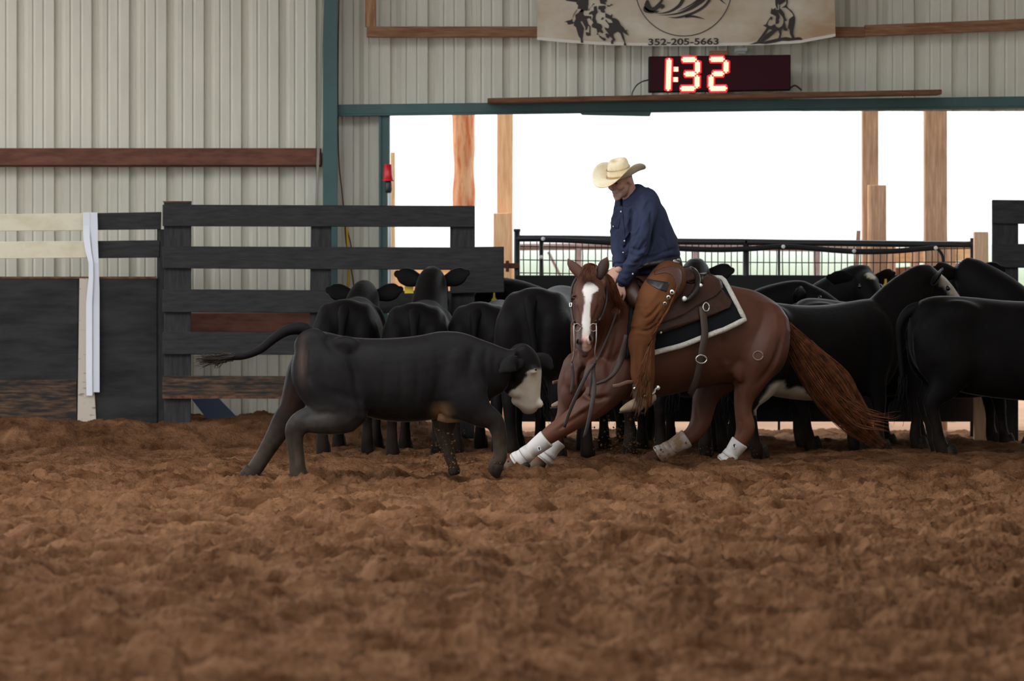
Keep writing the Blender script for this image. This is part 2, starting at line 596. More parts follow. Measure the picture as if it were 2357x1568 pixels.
DF = 35.85
lf = root('rail_fence', W(150, 1010, DF), 'cream and black painted rail fence above black plywood with a white marker strip', 'fence')
mk('rail', quad([(-80, 494), (196, 491), (196, 531), (-80, 533)], DF, 0.035), mat_white, lf, smooth=False, label='cream painted top rail')
mk('rail', quad([(-80, 557), (200, 555), (200, 594), (-80, 597)], DF, 0.035), mat_white, lf, smooth=False, label='cream painted lower rail')
mk('rail', quad([(197, 491), (371, 488), (370, 528), (197, 530)], DF + 0.01, 0.035), mat_blk, lf, smooth=False)
mk('rail', quad([(200, 555), (368, 553), (367, 593), (200, 595)], DF + 0.01, 0.035), mat_blk, lf, smooth=False)
mk('plywood_panel', quad([(-80, 641), (179, 640), (178, 1030), (-80, 1030)], DF, 0.02), mat_ply, lf, smooth=False)
mk('plywood_panel', quad([(179, 640), (361, 641), (362, 1030), (178, 1030)], DF, 0.02), mat_ply, lf, smooth=False)
mk('cap_strip', quad([(-80, 637), (359, 637), (359, 642), (-80, 642)], DF - 0.005, 0.05, 0.002), mat_raw, lf, smooth=False)
mk('splash_board', quad([(-80, 876), (176, 874), (176, 1030), (-80, 1030)], DF - 0.006, 0.008, 0.002), mat_worn, lf, smooth=False)
mk('marker_strip', quad([(183, 641), (203, 641), (223, 1000), (178, 1000)], DF - 0.016, 0.012, 0.002), mat_strip, lf, smooth=False, label='scuffed white marker strip')
mk('post', rect(361, 528, 377, 1030, DF + 0.02, 0.1), mat_blkv, lf, smooth=False)
# the hanging tape: a strip that twists once
tp = [(191, 224, 489, 0), (191, 225, 520, .004), (192, 225, 550, .01), (197, 226, 580, .02), (204, 227, 605, .03), (204, 228, 640, .025), (201, 229, 665, .02),
      (198, 229, 700, .012), (198, 229, 760, .012), (198, 229, 820, .014), (198, 229, 870, .016), (199, 229, 903, .016)]
va, fa = [], []
for i, (a, b, y, dd) in enumerate(tp):
    for q, (x, o) in enumerate(((a, 0), (a * 0.55 + b * 0.45, -0.016 if i > 1 else -0.004), (a * 0.45 + b * 0.55, -0.002), (b, -0.004))):
        va.append(W(x, y + (8 if (i == len(tp) - 1 and q < 2) else 0), DF - 0.024 - dd + o))
for i in range(len(tp) - 1):
    for q in range(3):
        fa.append((i * 4 + q, i * 4 + q + 1, i * 4 + q + 5, i * 4 + q + 4))
va = np.array(va)
n0 = len(va)
vb = va + np.array([0, 0.003, 0])
fb = [tuple(n0 + k for k in q[::-1]) for q in fa]
mk('marker_tape', (np.vstack([va, vb]), fa + fb), mat_tape, org=W(212, 905, DF - 0.03), smooth=False,
   label='long white plastic tape hanging twisted from the cream rail fence', cat='tape')

# wooden panel gate
DG = 35.55
gt = root('board_gate', W(700, 1010, DG), 'tall black gate of five wide horizontal boards behind the running calf', 'gate')
for c, m in (([(374, 471), (1093, 474), (1093, 523), (374, 521)], mat_blk), ([(374, 567), (1102, 570), (1102, 622), (374, 618)], mat_blk),
             ([(374, 666), (1040, 670), (1040, 722), (374, 719)], mat_blk), ([(374, 764), (1000, 767), (1000, 818), (374, 816)], mat_blk),
             ([(374, 865), (1000, 868), (1000, 915), (374, 916)], mat_worn)):
    mk('board', quad(c, DG, 0.04, 0.005), m, gt, smooth=False)
mk('board', quad([(1036, 569), (1160, 568), (1160, 673), (1036, 676)], DG - 0.012, 0.03, 0.004), mat_blk, gt, smooth=False)
for c in ([(377, 463), (440, 464), (439, 1030), (377, 1030)], [(716, 500), (763, 500), (760, 1030), (708, 1030)], [(1036, 490), (1093, 490), (1092, 1010), (1036, 1010)]):
    mk('upright', quad(c, DG + 0.045, 0.045, 0.005), mat_blkv, gt, smooth=False)
mk('chipped_edge', quad([(375, 463), (440, 463), (440, 467), (375, 466)], DG + 0.04, 0.052, 0.001), mat_raw, gt, smooth=False, label='bare splintered wood edge')
mk('chipped_edge', quad([(374, 911), (1000, 913), (1000, 918), (374, 918)], DG - 0.003, 0.04, 0.001), mat_raw, gt, smooth=False, label='bare splintered wood edge')
mk('steel_brace', quad([(441, 919), (503, 918), (552, 968), (484, 975)], 36.1, 0.06), M('navy_painted_steel', lin(28, 40, 66), 0.5, 0.4), org=W(500, 975, 36.1), smooth=False,
   label='dark blue diagonal steel brace at the foot of the steel wall', cat='brace')

# black metal gate with wire mesh across the doorway
DM = 36.45
mat_bm = M('black_enamel_pipe', (0.018, 0.018, 0.02), 0.45, 0.4, bump=0.05, bs=30)
mat_wire = M('dark_wire', (0.03, 0.03, 0.032), 0.5, 0.4)
mat_rub = M('black_rubber_belting', (0.014, 0.014, 0.015), 0.75, 0.25, bump=0.15, bs=25)
mat_but = M('pale_plastic_button', (0.7, 0.7, 0.7), 0.4, 0.5)
mg = root('mesh_gate', W(1700, 1010, DM), 'long black pipe gate with wire mesh and a sagging hose behind the herd', 'gate')


def ptube(pts, D, r, n=10, k=3, dy=None):
    P = [W(x, y, D + (dy[i] if dy else 0)) for i, (x, y) in enumerate(pts)]
    return tube(P, r, n=n, k=k)


rail_pts = [(1187, 549), (1300, 549), (1420, 551), (1560, 556), (1700, 557), (1830, 559), (1960, 560), (2100, 562), (2242, 563)]
mk('top_rail', ptube(rail_pts, DM, 0.026), mat_bm, mg)
mk('hinge_post', join([ptube([(1190, 529), (1190, 1005)], DM, 0.024), ptube([(1190, 527), (1190, 533)], DM, 0.028)]), mat_bm, mg)
mk('latch_post', ptube([(2238, 548), (2238, 1005)], DM, 0.018), mat_bm, mg)
for x0, x1, r in ((1246, 1246, .016), (1717, 1717, .026), (1793, 1793, .010)):
    mk('upright', ptube([(x0, 552), (x1, 990)], DM, r), mat_bm, mg)
wires = []
x = 1206
while x < 2232:
    w = random.uniform(-1.5, 1.5)
    wires.append(ptube([(x, 556), (x + w, 590), (x, 640)], DM + 0.02, 0.0045, 5, 1))
    x += 14.9
for y in (571, 602, 632):
    wires.append(ptube([(1196, y - 4), (1500, y), (1900, y + 3), (2236, y + 1)], DM + 0.025, 0.0045, 5, 2))
wm = mk('wire_mesh', join(wires), mat_wire, mg, kind='stuff')
mk('belting_panel', quad([(1186, 634), (2242, 634), (2242, 971), (1186, 971)], DM - 0.05, 0.012, 0.003), mat_rub, mg, smooth=False)
hose = [(1244, 552), (1300, 553), (1360, 556), (1430, 561), (1500, 568), (1580, 573), (1660, 575), (1740, 572), (1803, 567), (1870, 572), (1930, 577), (1990, 580),
        (2060, 578), (2110, 574), (2154, 570)]
mk('sagging_hose', join([ptube(hose, DM - 0.04, 0.021), ptube([(2154, 570), (2166, 582), (2171, 600), (2166, 640)], DM - 0.04, 0.012)]), mat_rub, mg)
for x, y in ((1246, 592), (1803, 568), (1966, 578), (2154, 571), (1250, 550)):
    mk('button', ell(W(x, y, DM - 0.07), (0.016, 0.01, 0.016)), mat_but, mg)
mk('hinge_bracket', join([rect(1160, 606, 1196, 618, DM - 0.05, 0.05), rect(1164, 600, 1172, 626, DM - 0.06, 0.06)]), mat_rust, mg, smooth=False)

# black board fence at the right edge
DR = 35.9
rf = root('board_fence', W(2330, 1010, DR), 'black board fence rising above the herd beyond the short pine post', 'fence')
mk('upright', quad([(2284, 462), (2344, 462), (2344, 1030), (2286, 1030)], DR + 0.04, 0.045), mat_blkv, rf, smooth=False)
mk('upright', quad([(2420, 462), (2480, 462), (2480, 1030), (2420, 1030)], DR + 0.04, 0.045), mat_blkv, rf, smooth=False)
for y0, y1 in ((460, 515), (561, 616), (660, 712), (760, 812), (862, 912)):
    mk('board', quad([(2284, y0), (2480, y0 + 2), (2480, y1 + 2), (2284, y1)], DR, 0.04, 0.005), mat_blk, rf, smooth=False)

# posts outside the doorway
mat_gold = M('fresh_pine', lin(244, 208, 172), 0.75, 0.2, col2=lin(222, 178, 138), vs=3, stretch=(14, 6, 1.4), bump=0.1, bs=10)
mat_goldh = M('fresh_pine_board', lin(240, 202, 160), 0.75, 0.2, col2=lin(216, 168, 120), vs=3, stretch=(1.4, 6, 14), bump=0.1, bs=10)
mat_log = M('peeling_orange_log', lin(226, 176, 140), 0.8, 0.15, col2=lin(206, 112, 74), vs=3.2, stretch=(5, 5, 0.9), lo=0.46, hi=0.64, bump=0.6, bs=8)
mat_grey = M('grey_brown_timber', lin(204, 168, 142), 0.85, 0.15, col2=lin(168, 132, 108), vs=3, stretch=(16, 6, 1.2), bump=0.2, bs=10)
DP = 38.2
zz = np.linspace(0, 1, 26)
lp = [W(1066 + 2 * math.sin(t * 7), 215 + t * 810, DP) for t in zz]
lr = [(25 + 1.5 * math.sin(t * 23) + 1.2 * math.sin(t * 51)) * DP / FPX for t in zz]
mk('log_post', tube(lp, lr, n=14, k=2), mat_log, org=W(1066, 1010, DP), label='rough orange log post with peeling bark in the doorway', cat='post')
mk('timber_post', quad([(1144, 215), (1181, 215), (1178, 1010), (1143, 1010)], DP + 0.3, 0.13), mat_gold, org=W(1161, 1010, DP), smooth=False,
   label='square pine post just right of the orange log post', cat='post')
mk('timber_block', join([quad([(1136, 491), (1173, 490), (1172, 1010), (1136, 1010)], DP + 0.05, 0.1), quad([(1173, 490), (1179, 490), (1179, 1010), (1173, 1010)], DP + 0.08, 0.1, .002)]), mat_gold,
   org=W(1155, 1010, DP), smooth=False, label='shorter pale post standing before the square pine post', cat='post')
mk('timber_post', quad([(1985, 215), (2022, 215), (2022, 1010), (1987, 1010)], DP, 0.13), mat_grey, org=W(2004, 1010, DP), smooth=False,
   label='brown timber post with a shorter plank fixed against it', cat='post')
pk = root('timber_plank', W(2022, 1010, DP - 0.1), 'shorter plank standing against the brown timber post', 'plank')
mk('plank_face', quad([(2004, 426), (2040, 426), (2041, 1010), (2004, 1010)], DP - 0.1, 0.05), mat_grey, pk, smooth=False)
mk('cut_edge', quad([(1998, 426), (2004, 426), (2004, 1010), (1998, 1010)], DP - 0.09, 0.05, .002), mat_gold, pk, smooth=False, label='pale cut edge of plank')
mk('timber_post', quad([(2129, 215), (2180, 215), (2181, 1010), (2130, 1010)], DP, 0.16), mat_grey, org=W(2155, 1010, DP), smooth=False,
   label='widest grey-brown timber post on the right of the doorway', cat='post')
mk('short_post', quad([(2243, 534), (2275, 534), (2275, 1030), (2243, 1030)], 36.15, 0.1), mat_gold, org=W(2259, 1020, 36.15), smooth=False,
   label='short pale pine post at the right end of the mesh gate', cat='post')
mk('stake', quad([(899, 351), (909, 351), (910, 1010), (900, 1010)], 37.3, 0.03, .002), mat_gold, org=W(905, 1010, 37.3), smooth=False,
   label='thin pale wooden stake standing beside the teal door jamb', cat='stake')
mk('leaning_stick', quad([(1972, 531), (1981, 531), (1962, 960), (1948, 960)], 37.4, 0.03, .002), mat_grey, org=W(1955, 960, 37.4), smooth=False,
   label='thin dark stick leaning behind the mesh gate', cat='stick')
ob = root('plank_fence', W(1000, 1000, 39.5), 'bare orange plank fence outside, seen low through the doorway', 'fence')
for x0, x1, y0, y1 in ((901, 1040, 600, 672), (1132, 1186, 606, 660), (901, 1186, 690, 760), (901, 1186, 780, 850)):
    mk('board', rect(x0, y0, x1, y1, 39.5, 0.05), mat_goldh, ob, smooth=False)
for x0 in (990, 1150):
    mk('upright', rect(x0, 596, x0 + 22, 1000, 39.56, 0.08), mat_gold, ob, smooth=False)
o2 = root('plank_fence', W(2120, 1000, 39.8), 'pale plank fence outside behind the right end of the mesh gate', 'fence')
for q in ([(2030, 572), (2236, 566), (2236, 600), (2030, 606)], [(2040, 618), (2236, 604), (2236, 640), (2040, 650)], [(2040, 680), (2236, 676), (2236, 740), (2040, 744)]):
    mk('board', quad(q, 39.8, 0.05), mat_goldh if q[0][1] < 600 else mat_pine, o2, smooth=False)
for x0 in (2042, 2096, 2180):
    mk('upright', rect(x0, 566, x0 + 20, 1000, 39.74, 0.05), mat_grey, o2, smooth=False)
pf = root('pipe_fence', W(1480, 1000, 41), 'rusty pipe fence outside, seen through the mesh gate', 'fence')
mat_pinkp = M('faded_red_pipe', lin(140, 122, 118), 0.8, 0.1, col2=lin(124, 102, 98), vs=6)
mk('top_pipe', ptube([(1190, 569), (1500, 567), (1990, 573)], 41, 0.03), mat_pinkp, pf)
for x in (1331, 1602, 1880):
    mk('pipe_post', ptube([(x, 572), (x, 1000)], 41, 0.03), mat_pinkp, pf)
mk('pipe_brace', ptube([(1262, 580), (1292, 640), (1330, 720)], 41, 0.012), mat_pinkp, pf)

# ropes, cup, wiring
mat_rope = M('pale_cord', lin(150, 150, 138), 0.8, 0.2)
mat_red = M('red_cord', lin(120, 46, 40), 0.7, 0.3)
mat_yel = M('yellow_strap', lin(206, 164, 40), 0.6, 0.3)
mk('pull_cord', join([ptube([(747, -60), (741, 130), (735, 330), (728, 480), (724, 600)], 36.3, 0.005, 6), ptube([(744, -60), (737, 150), (731, 350), (726, 480), (723, 600)], 36.32, 0.004, 6)]), mat_rope,
   org=W(730, 600, 36.3), label='thin pale pull cords hanging beside the teal steel post', cat='cord')
mk('red_cord', join([ptube([(781, -60), (778, 150), (779, 350), (786, 430), (793, 500), (797, 560), (812, 640), (818, 700)], 36.7, 0.005, 6),
                     ptube([(797, 520), (806, 556), (812, 590)], 36.69, 0.005, 6)]), mat_red,
   org=W(800, 700, 36.7), label='thin red cord hanging down right of the teal steel post', cat='cord')
mk('yellow_strap', ptube([(797, 500), (800, 560), (803, 620), (801, 664), (799, 720)], 36.66, 0.009, 6), mat_yel, org=W(800, 720, 36.66),
   label='yellow strap hanging by the steel wall above the leftmost cow', cat='strap')
cu = root('capped_pipe', W(894, 1010, 36.2), 'thin white pipe capped with an upside-down red plastic cup', 'pole')
mk('pipe', ptube([(896, 440), (898, 1010)], 36.2, 0.014), M('white_pvc', (0.75, 0.75, 0.75), 0.35, 0.5), cu)
cpz = [(893, 378), (893, 379), (893, 400), (893.5, 413), (893.5, 414), (893.5, 417)]
mk('cup', tube([W(x, y, 36.2) for x, y in cpz], [.022, .03, .036, .041, .046, .046], n=20, k=1), M('red_plastic', lin(205, 30, 48), 0.35, 0.5), cu, label='upside-down red plastic cup')
mk('neck', tube([W(894, y, 36.2) for y in (417, 422, 438, 444)], [.022, .028, .028, .02], n=14, k=1), M('black_plastic', (0.02, 0.025, 0.03), 0.4, 0.5), cu)
# ------------------------------------------------------------------ banner and score clock
DB = 36.35
mat_ban = M('stained_vinyl_banner', lin(208, 198, 180), 0.5, 0.35, col2=lin(168, 138, 104), vs=1.5, stretch=(1, 1, 1.6), lo=0.35, hi=0.7, bump=0.04, bs=5)
mat_hem = M('pale_vinyl_hem', lin(214, 208, 196), 0.5, 0.35)
mat_ink = M('dark_brown_ink', lin(44, 32, 28), 0.5, 0.35)
bot = np.array([(1237, 92), (1290, 97), (1380, 103.5), (1500, 106), (1640, 106), (1750, 104), (1840, 99.5), (1923, 84)])


def ban_pt(u, v):
    """u 0..1 across, v 0..1 from the top edge down to the curved hem"""
    xb = 1236 + u * (1923 - 1236)
    yb = np.interp(xb, bot[:, 0], bot[:, 1])
    xt = 1241 + u * (1916 - 1241)
    return W(xt * (1 - v) + xb * v, -300 * (1 - v) + yb * v, DB + 0.006 * math.sin(u * 15 + v * 3) * v)


bn = root('banner', ban_pt(0.5, 1), 'stained cream vinyl banner with dark riders, a horse head and a phone number', 'banner')
nu, nv = 48, 24
vv = [ban_pt(i / nu, j / nv) for j in range(nv + 1) for i in range(nu + 1)]
ff = [(j * (nu + 1) + i, j * (nu + 1) + i + 1, (j + 1) * (nu + 1) + i + 1, (j + 1) * (nu + 1) + i) for j in range(nv) for i in range(nu)]
mk('cloth', (np.array(vv), ff), mat_ban, bn)
hv = [ban_pt(i / nu, v) + np.array([0, -0.002, 0]) for v in (0.983, 1.0) for i in range(nu + 1)]
mk('hem', (np.array(hv), [(i, i + 1, nu + 2 + i, nu + 1 + i) for i in range(nu)]), mat_hem, bn)


def art(name, polys, lab=None):
    ps = [poly([(ox + x / sc, oy + y / sc) for x, y in p], DB - 0.0125, 0.001) for (ox, oy, sc, p) in polys]
    return mk(name, join(ps), mat_ink, bn, smooth=False, label=lab)


def stroke(pts, wd, k=8):
    """outline of a tapering brush stroke"""
    A = cr(np.column_stack([np.array(pts, float), np.array(wd, float)]), k)
    P, w = A[:, :2], np.maximum(A[:, 2], 0.01)
    T = nrm(np.gradient(P, axis=0))
    Nn = np.column_stack([-T[:, 1], T[:, 0]])
    return [tuple(q) for q in (P + Nn * w[:, None] / 2)] + [tuple(q) for q in (P - Nn * w[:, None] / 2)[::-1]]


S1, S2, S3 = (1280, 0, 11.785), (1450, 0, 9.065), (1710, 0, 10.714)
rop = [
    [(250, -80), (500, -110), (640, 40), (560, 60), (380, 35), (270, 20)],
    [(560, -100), (720, -150), (880, -100), (880, 120), (860, 180), (870, 250), (850, 290), (760, 285), (700, 330), (640, 320), (690, 250), (580, 235), (600, 150), (540, 80), (640, 40)],
    [(690, 240), (760, 290), (740, 390), (780, 430), (860, 430), (950, 440), (960, 560), (900, 480), (830, 520), (870, 650), (940, 720), (930, 830), (940, 960), (880, 975), (820, 960), (800, 870),
     (860, 880), (890, 890), (905, 720), (860, 700), (840, 800), (800, 830), (790, 740), (700, 570), (660, 590), (760, 770), (740, 900), (720, 1070), (740, 1165), (670, 1160), (665, 1050), (610, 980), (570, 850),
     (540, 740), (480, 690), (490, 600), (530, 520), (520, 400), (600, 350)],
    [(210, 600), (300, 560), (400, 540), (440, 500), (445, 580), (500, 620), (430, 650), (330, 670), (290, 600)],
    [(440, 500), (470, 400), (520, 310), (580, 240), (570, 270), (500, 380), (455, 480)],
    [(1170, -60), (1260, -140), (1350, -100), (1380, 40), (1330, 60), (1360, 130), (1300, 120), (1200, 95)],
    [(1150, 160), (1330, 150), (1350, 220), (1300, 270), (1340, 330), (1270, 350), (1210, 320), (1200, 270), (1140, 240)],
    [(1380, 130), (1450, 150), (1490, 110), (1560, 125), (1500, 140), (1450, 175), (1390, 175)],
    [(1020, 180), (1100, 160), (1110, 260), (1130, 330), (1080, 400), (1070, 500), (1110, 620), (1220, 660), (1250, 720), (1230, 790), (1285, 880), (1250, 910), (1180, 860), (1130, 900), (1160, 950), (1250, 1010),
     (1340, 1040), (1350, 1095), (1300, 1110), (1240, 1060), (1180, 1010), (1150, 950), (1090, 930), (1120, 900), (1100, 780), (980, 740), (960, 680), (1010, 620), (970, 540), (1000, 440), (970, 380), (890, 400), (890, 350), (960, 300), (1020, 290)],
    [(880, 270), (960, 170), (1010, 90), (1050, 95), (1000, 140), (920, 230), (890, 300)],
    [(1330, 350), (1480, 420), (1530, 370), (1525, 480), (1620, 500), (1700, 560), (1760, 680), (1830, 750), (1870, 820), (1960, 820), (1900, 850), (1930, 890), (1970, 970), (1900, 930), (1800, 860), (1850, 1010), (1870, 1120),
     (1905, 1210), (1890, 1240), (1835, 1225), (1850, 1140), (1800, 1050), (1740, 900), (1670, 850), (1560, 920), (1560, 990), (1610, 1080), (1550, 1130), (1545, 1200), (1490, 1190), (1485, 1120), (1530, 1060), (1490, 1010), (1440, 990),
     (1430, 1040), (1370, 1020), (1330, 920), (1380, 900), (1440, 940), (1390, 870), (1330, 800), (1310, 740), (1420, 770), (1440, 700), (1390, 620), (1330, 560), (1350, 530), (1430, 620), (1540, 620), (1500, 540), (1340, 470)],
    [(1210, 540), (1250, 460), (1300, 490), (1270, 530)],
]
art('team_roper_print', [(*S1, p) for p in rop])
cut = [
    [(795, -40), (800, 110), (840, 200), (850, 120), (870, 70), (900, 150), (930, 130), (1040, 30), (1060, -40)],
    [(1065, -40), (1060, 60), (1080, 140), (960, 190), (1000, 200), (1060, 170), (1110, 230), (1140, 260), (1210, 340), (1240, 400), (1140, 470), (1150, 560), (1110, 690), (1150, 720), (1170, 860), (1230, 960), (940, 910), (960, 830), (950, 760), (1010, 750), (1060, 765),
     (1100, 720), (1040, 690), (1050, 600), (1020, 540), (1080, 500), (1050, 440), (1020, 330), (960, 250), (910, 200), (890, 240), (830, 250), (810, 200), (760, 230), (720, 190), (700, 260), (680, 340), (760, 360), (800, 400), (810, 310), (840, 350), (860, 320), (910, 400), (880, 470), (900, 540), (860, 590), (820, 640),
     (880, 660), (960, 560), (980, 490), (990, 560), (960, 640), (900, 690), (860, 700), (870, 740), (840, 760), (740, 860), (600, 1000), (800, 960), (870, 940), (900, 850), (880, 750), (930, 720), (940, 780), (920, 880), (960, 930), (1060, 910), (1180, 930), (1270, 940), (1340, 915), (1420, 920), (1480, 975), (1440, 990), (1300, 990), (1130, 1015), (960, 1000), (780, 1050), (560, 1085), (400, 1070), (150, 1095), (350, 1030),
     (440, 900), (530, 770), (600, 660), (490, 625), (560, 610), (610, 540), (700, 400), (720, 440), (710, 520), (690, 470), (640, 500), (600, 600), (650, 640), (770, 590), (830, 580), (820, 660), (700, 640), (650, 720), (720, 740), (600, 860), (430, 1010), (480, 1035), (560, 960), (680, 800), (820, 700), (860, 690), (1000, 560), (1000, 480), (960, 380), (840, 270), (910, 260), (990, 360),
     (1060, 200), (1110, 240), (1130, 400), (1140, 460), (1240, 390), (1290, 430), (1280, 560), (1250, 730), (1240, 830), (1270, 940), (1200, 920), (1150, 800), (1100, 700), (1140, 480), (1290, 460), (1260, 340), (1180, 230), (1100, 180), (1110, 60), (1110, -40)],
]
cutp = [
    [(795, -40), (800, 110), (835, 215), (862, 215), (850, 120), (870, 70), (885, 140), (1040, 30), (1060, -40)],
    [(1065, -40), (1110, -40), (1105, 70), (1085, 150), (1110, 195), (1200, 260), (1260, 350), (1290, 440), (1285, 560), (1250, 730), (1242, 830), (1275, 940), (1215, 950), (1155, 820), (1150, 730), (1105, 690), (1140, 470), (1245, 390), (1215, 330), (1140, 250), (1060, 190), (950, 195), (1040, 130), (1072, 90)],
    [(890, 140), (925, 140), (905, 200), (960, 240), (1020, 330), (1050, 440), (1085, 500), (1030, 530), (1055, 610), (1060, 680), (1105, 720), (1070, 765), (1010, 750), (985, 700), (950, 740), (955, 830), (930, 930), (870, 945), (905, 850), (870, 745), (820, 770), (700, 880), (510, 1030), (430, 1010), (560, 850),
     (720, 740), (640, 710), (540, 860), (420, 1010), (340, 1030), (440, 900), (530, 770), (590, 680), (490, 625), (560, 605), (620, 500), (690, 400), (730, 430), (715, 515), (690, 470), (640, 500), (605, 600), (640, 640), (700, 640), (790, 590), (820, 660), (890, 690), (960, 640), (995, 570), (1000, 480), (960, 390), (850, 280), (900, 380), (910, 440), (880, 490), (900, 550), (850, 590), (800, 590), (815, 400), (700, 345), (680, 330), (705, 190), (735, 235), (800, 190), (815, 240), (890, 240)],
    [(150, 1095), (300, 1045), (430, 1010), (500, 1035), (620, 1000), (860, 945), (960, 930), (1060, 910), (1190, 935), (1270, 940), (1340, 915), (1420, 920), (1480, 975), (1430, 990), (1300, 985), (1130, 1012), (960, 1000), (780, 1050), (560, 1085), (400, 1072)],
]
art('cutting_horse_print', [(*S3, p) for p in cutp])
logo = [
    stroke([(300, 130), (330, 205), (420, 245), (540, 245), (610, 232)], [30, 90, 60, 40, 4]),
    [(340, 0), (385, 0), (440, 130), (470, 155), (520, 130), (620, 30), (650, -10), (700, -10), (655, 80), (720, 105), (710, 150), (660, 200), (655, 165), (600, 170), (550, 215), (480, 258), (380, 245), (310, 190), (300, 100)],
    stroke([(520, 278), (700, 270), (880, 215), (1030, 110), (1100, 0), (1130, -60)], [2, 22, 46, 66, 72, 70]),
    stroke([(980, 245), (1120, 180), (1300, 80), (1420, 0), (1480, -50)], [2, 18, 26, 46, 60]),
    stroke([(580, 312), (800, 308), (1050, 265), (1300, 150), (1500, 10), (1560, -50)], [2, 18, 40, 74, 92, 90]),
    stroke([(790, 358), (960, 365), (1150, 330), (1350, 255), (1540, 140), (1650, 10), (1680, -50)], [2, 28, 50, 52, 54, 56, 50]),
    stroke([(1150, 352), (1300, 340), (1440, 365), (1570, 405)], [40, 44, 28, 2]),
    stroke([(1880, -20), (1940, 40), (2020, 98)], [40, 22, 2]),
]
art('horse_head_logo', [(*S2, p) for p in logo])
ring = [(1573.5 + 112 * math.cos(t) / 1.0, -28 + 112 * math.sin(t)) for t in np.linspace(0, 2 * math.pi, 72, endpoint=False)]
rin = [(1573.5 + 110 * math.cos(t), -28 + 110 * math.sin(t)) for t in np.linspace(0, 2 * math.pi, 72, endpoint=False)]
rv = [W(x, y, DB - 0.0125) for x, y in ring + rin]
mk('logo_ring', (np.array(rv), [(i, (i + 1) % 72, 72 + (i + 1) % 72, 72 + i) for i in range(72)]), mat_ink, bn, smooth=False)


def text_mesh(txt, size, offset=0.0):
    cu = bpy.data.curves.new('t', 'FONT')
    cu.body = txt
    cu.size = size
    cu.align_x = 'CENTER'
    cu.offset = offset
    cu.extrude = 0.0005
    o = bpy.data.objects.new('t', cu)
    COL.objects.link(o)
    dg = bpy.context.evaluated_depsgraph_get()
    m = bpy.data.meshes.new_from_object(o.evaluated_get(dg))
    v = np.array([q.co[:] for q in m.vertices])
    f = [tuple(p.vertices) for p in m.polygons]
    bpy.data.objects.remove(o)
    bpy.data.meshes.remove(m)
    return v, f


tv, tf = text_mesh('352-205-5663', 1.0, 0.022)
tw = tv[:, 0].max() - tv[:, 0].min()
th_ = tv[:, 1].max() - tv[:, 1].min()
c0 = W(1573, 103.5, DB - 0.0135)
X = c0[0] + (tv[:, 0] - (tv[:, 0].max() + tv[:, 0].min()) / 2) / tw * (162 * DB / FPX)
Z = c0[2] + (tv[:, 1] - tv[:, 1].min()) / th_ * (15.5 * DB / FPX) + (X - c0[0]) * 0.010
mk('phone_number', (np.stack([X, np.full_like(X, c0[1]) - tv[:, 2], Z], -1), tf), mat_ink, bn, smooth=False)

# the plank the clock stands on, and the clock
mk('shelf_plank', quad([(1122, 226), (2168, 206), (2168, 217), (1122, 237)], 36.2, 0.4, 0.004), M('brown_shelf_plank', lin(128, 92, 68), 0.8, 0.2, col2=lin(90, 62, 46), vs=3, stretch=(1.4, 5, 14), bump=0.2, bs=10),
   org=W(1645, 222, 36.4), smooth=False, label='long weathered plank laid on the teal door lintel under the clock', cat='plank')
DC = 36.24
ck = root('score_clock', W(1656, 210, DC), 'black digital arena clock showing 1:32 in glowing red digits', 'clock')
mk('case', quad([(1493, 130), (1820, 126), (1820, 208), (1493, 213)], DC, 0.14, 0.006), M('black_clock_case', (0.008, 0.006, 0.007), 0.5, 0.15), ck, smooth=False)
mk('face_lens', quad([(1496, 132), (1817, 128), (1817, 206), (1496, 210)], DC - 0.006, 0.006, 0.001), M('glow_tinted_acrylic', (0.034, 0.003, 0.008), 0.5, 0.1), ck, smooth=False)  # face colour reddened to carry the glow of the digits
mat_led_halo = M('lit_red_led_halo', (0.2, 0.01, 0.01), 0.5, 0.2, emit=(1.0, 0.02, 0.035), es=0.95)  # red backing that reaches past the lamps to stand for their halo
mat_led2 = M('lit_led_core', (0.3, 0.1, 0.05), 0.5, 0.2, emit=(1.0, 0.62, 0.34), es=2.4)


def led(name, strokes):
    """strokes in clock-crop units: (x0, y0, x1, y1) centre lines; lamp cores on a glowing red backing widened for their halo"""
    back, cores = [], []
    for x0, y0, x1, y1 in strokes:
        p, q = np.array([x0, y0], float), np.array([x1, y1], float)
        L = np.linalg.norm(q - p)
        d = (q - p) / L
        nn = np.array([-d[1], d[0]])
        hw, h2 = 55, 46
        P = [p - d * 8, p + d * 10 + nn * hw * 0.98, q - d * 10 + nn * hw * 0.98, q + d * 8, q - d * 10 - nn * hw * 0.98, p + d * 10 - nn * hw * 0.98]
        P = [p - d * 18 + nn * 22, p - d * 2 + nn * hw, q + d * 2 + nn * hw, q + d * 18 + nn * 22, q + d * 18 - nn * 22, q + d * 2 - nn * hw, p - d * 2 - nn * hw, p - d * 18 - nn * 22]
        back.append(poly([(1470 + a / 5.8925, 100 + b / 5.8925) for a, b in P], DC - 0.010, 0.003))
        k = max(2, int(round(L / 21)))
        for i in range(k + 1):
            for s in (-23, 0, 23):
                if (i in (0, k)) and s:
                    continue
                c = p + d * (L * i / k) + nn * s
                cores.append(ell(W(1470 + c[0] / 5.8925, 100 + c[1] / 5.8925, DC - 0.0125), (0.0066, 0.004, 0.0066), n=8, m=5))
    o = mk(name, join(back), mat_led_halo, ck, smooth=False)
    mk('lamp', join(cores), mat_led2, o, kind='stuff')


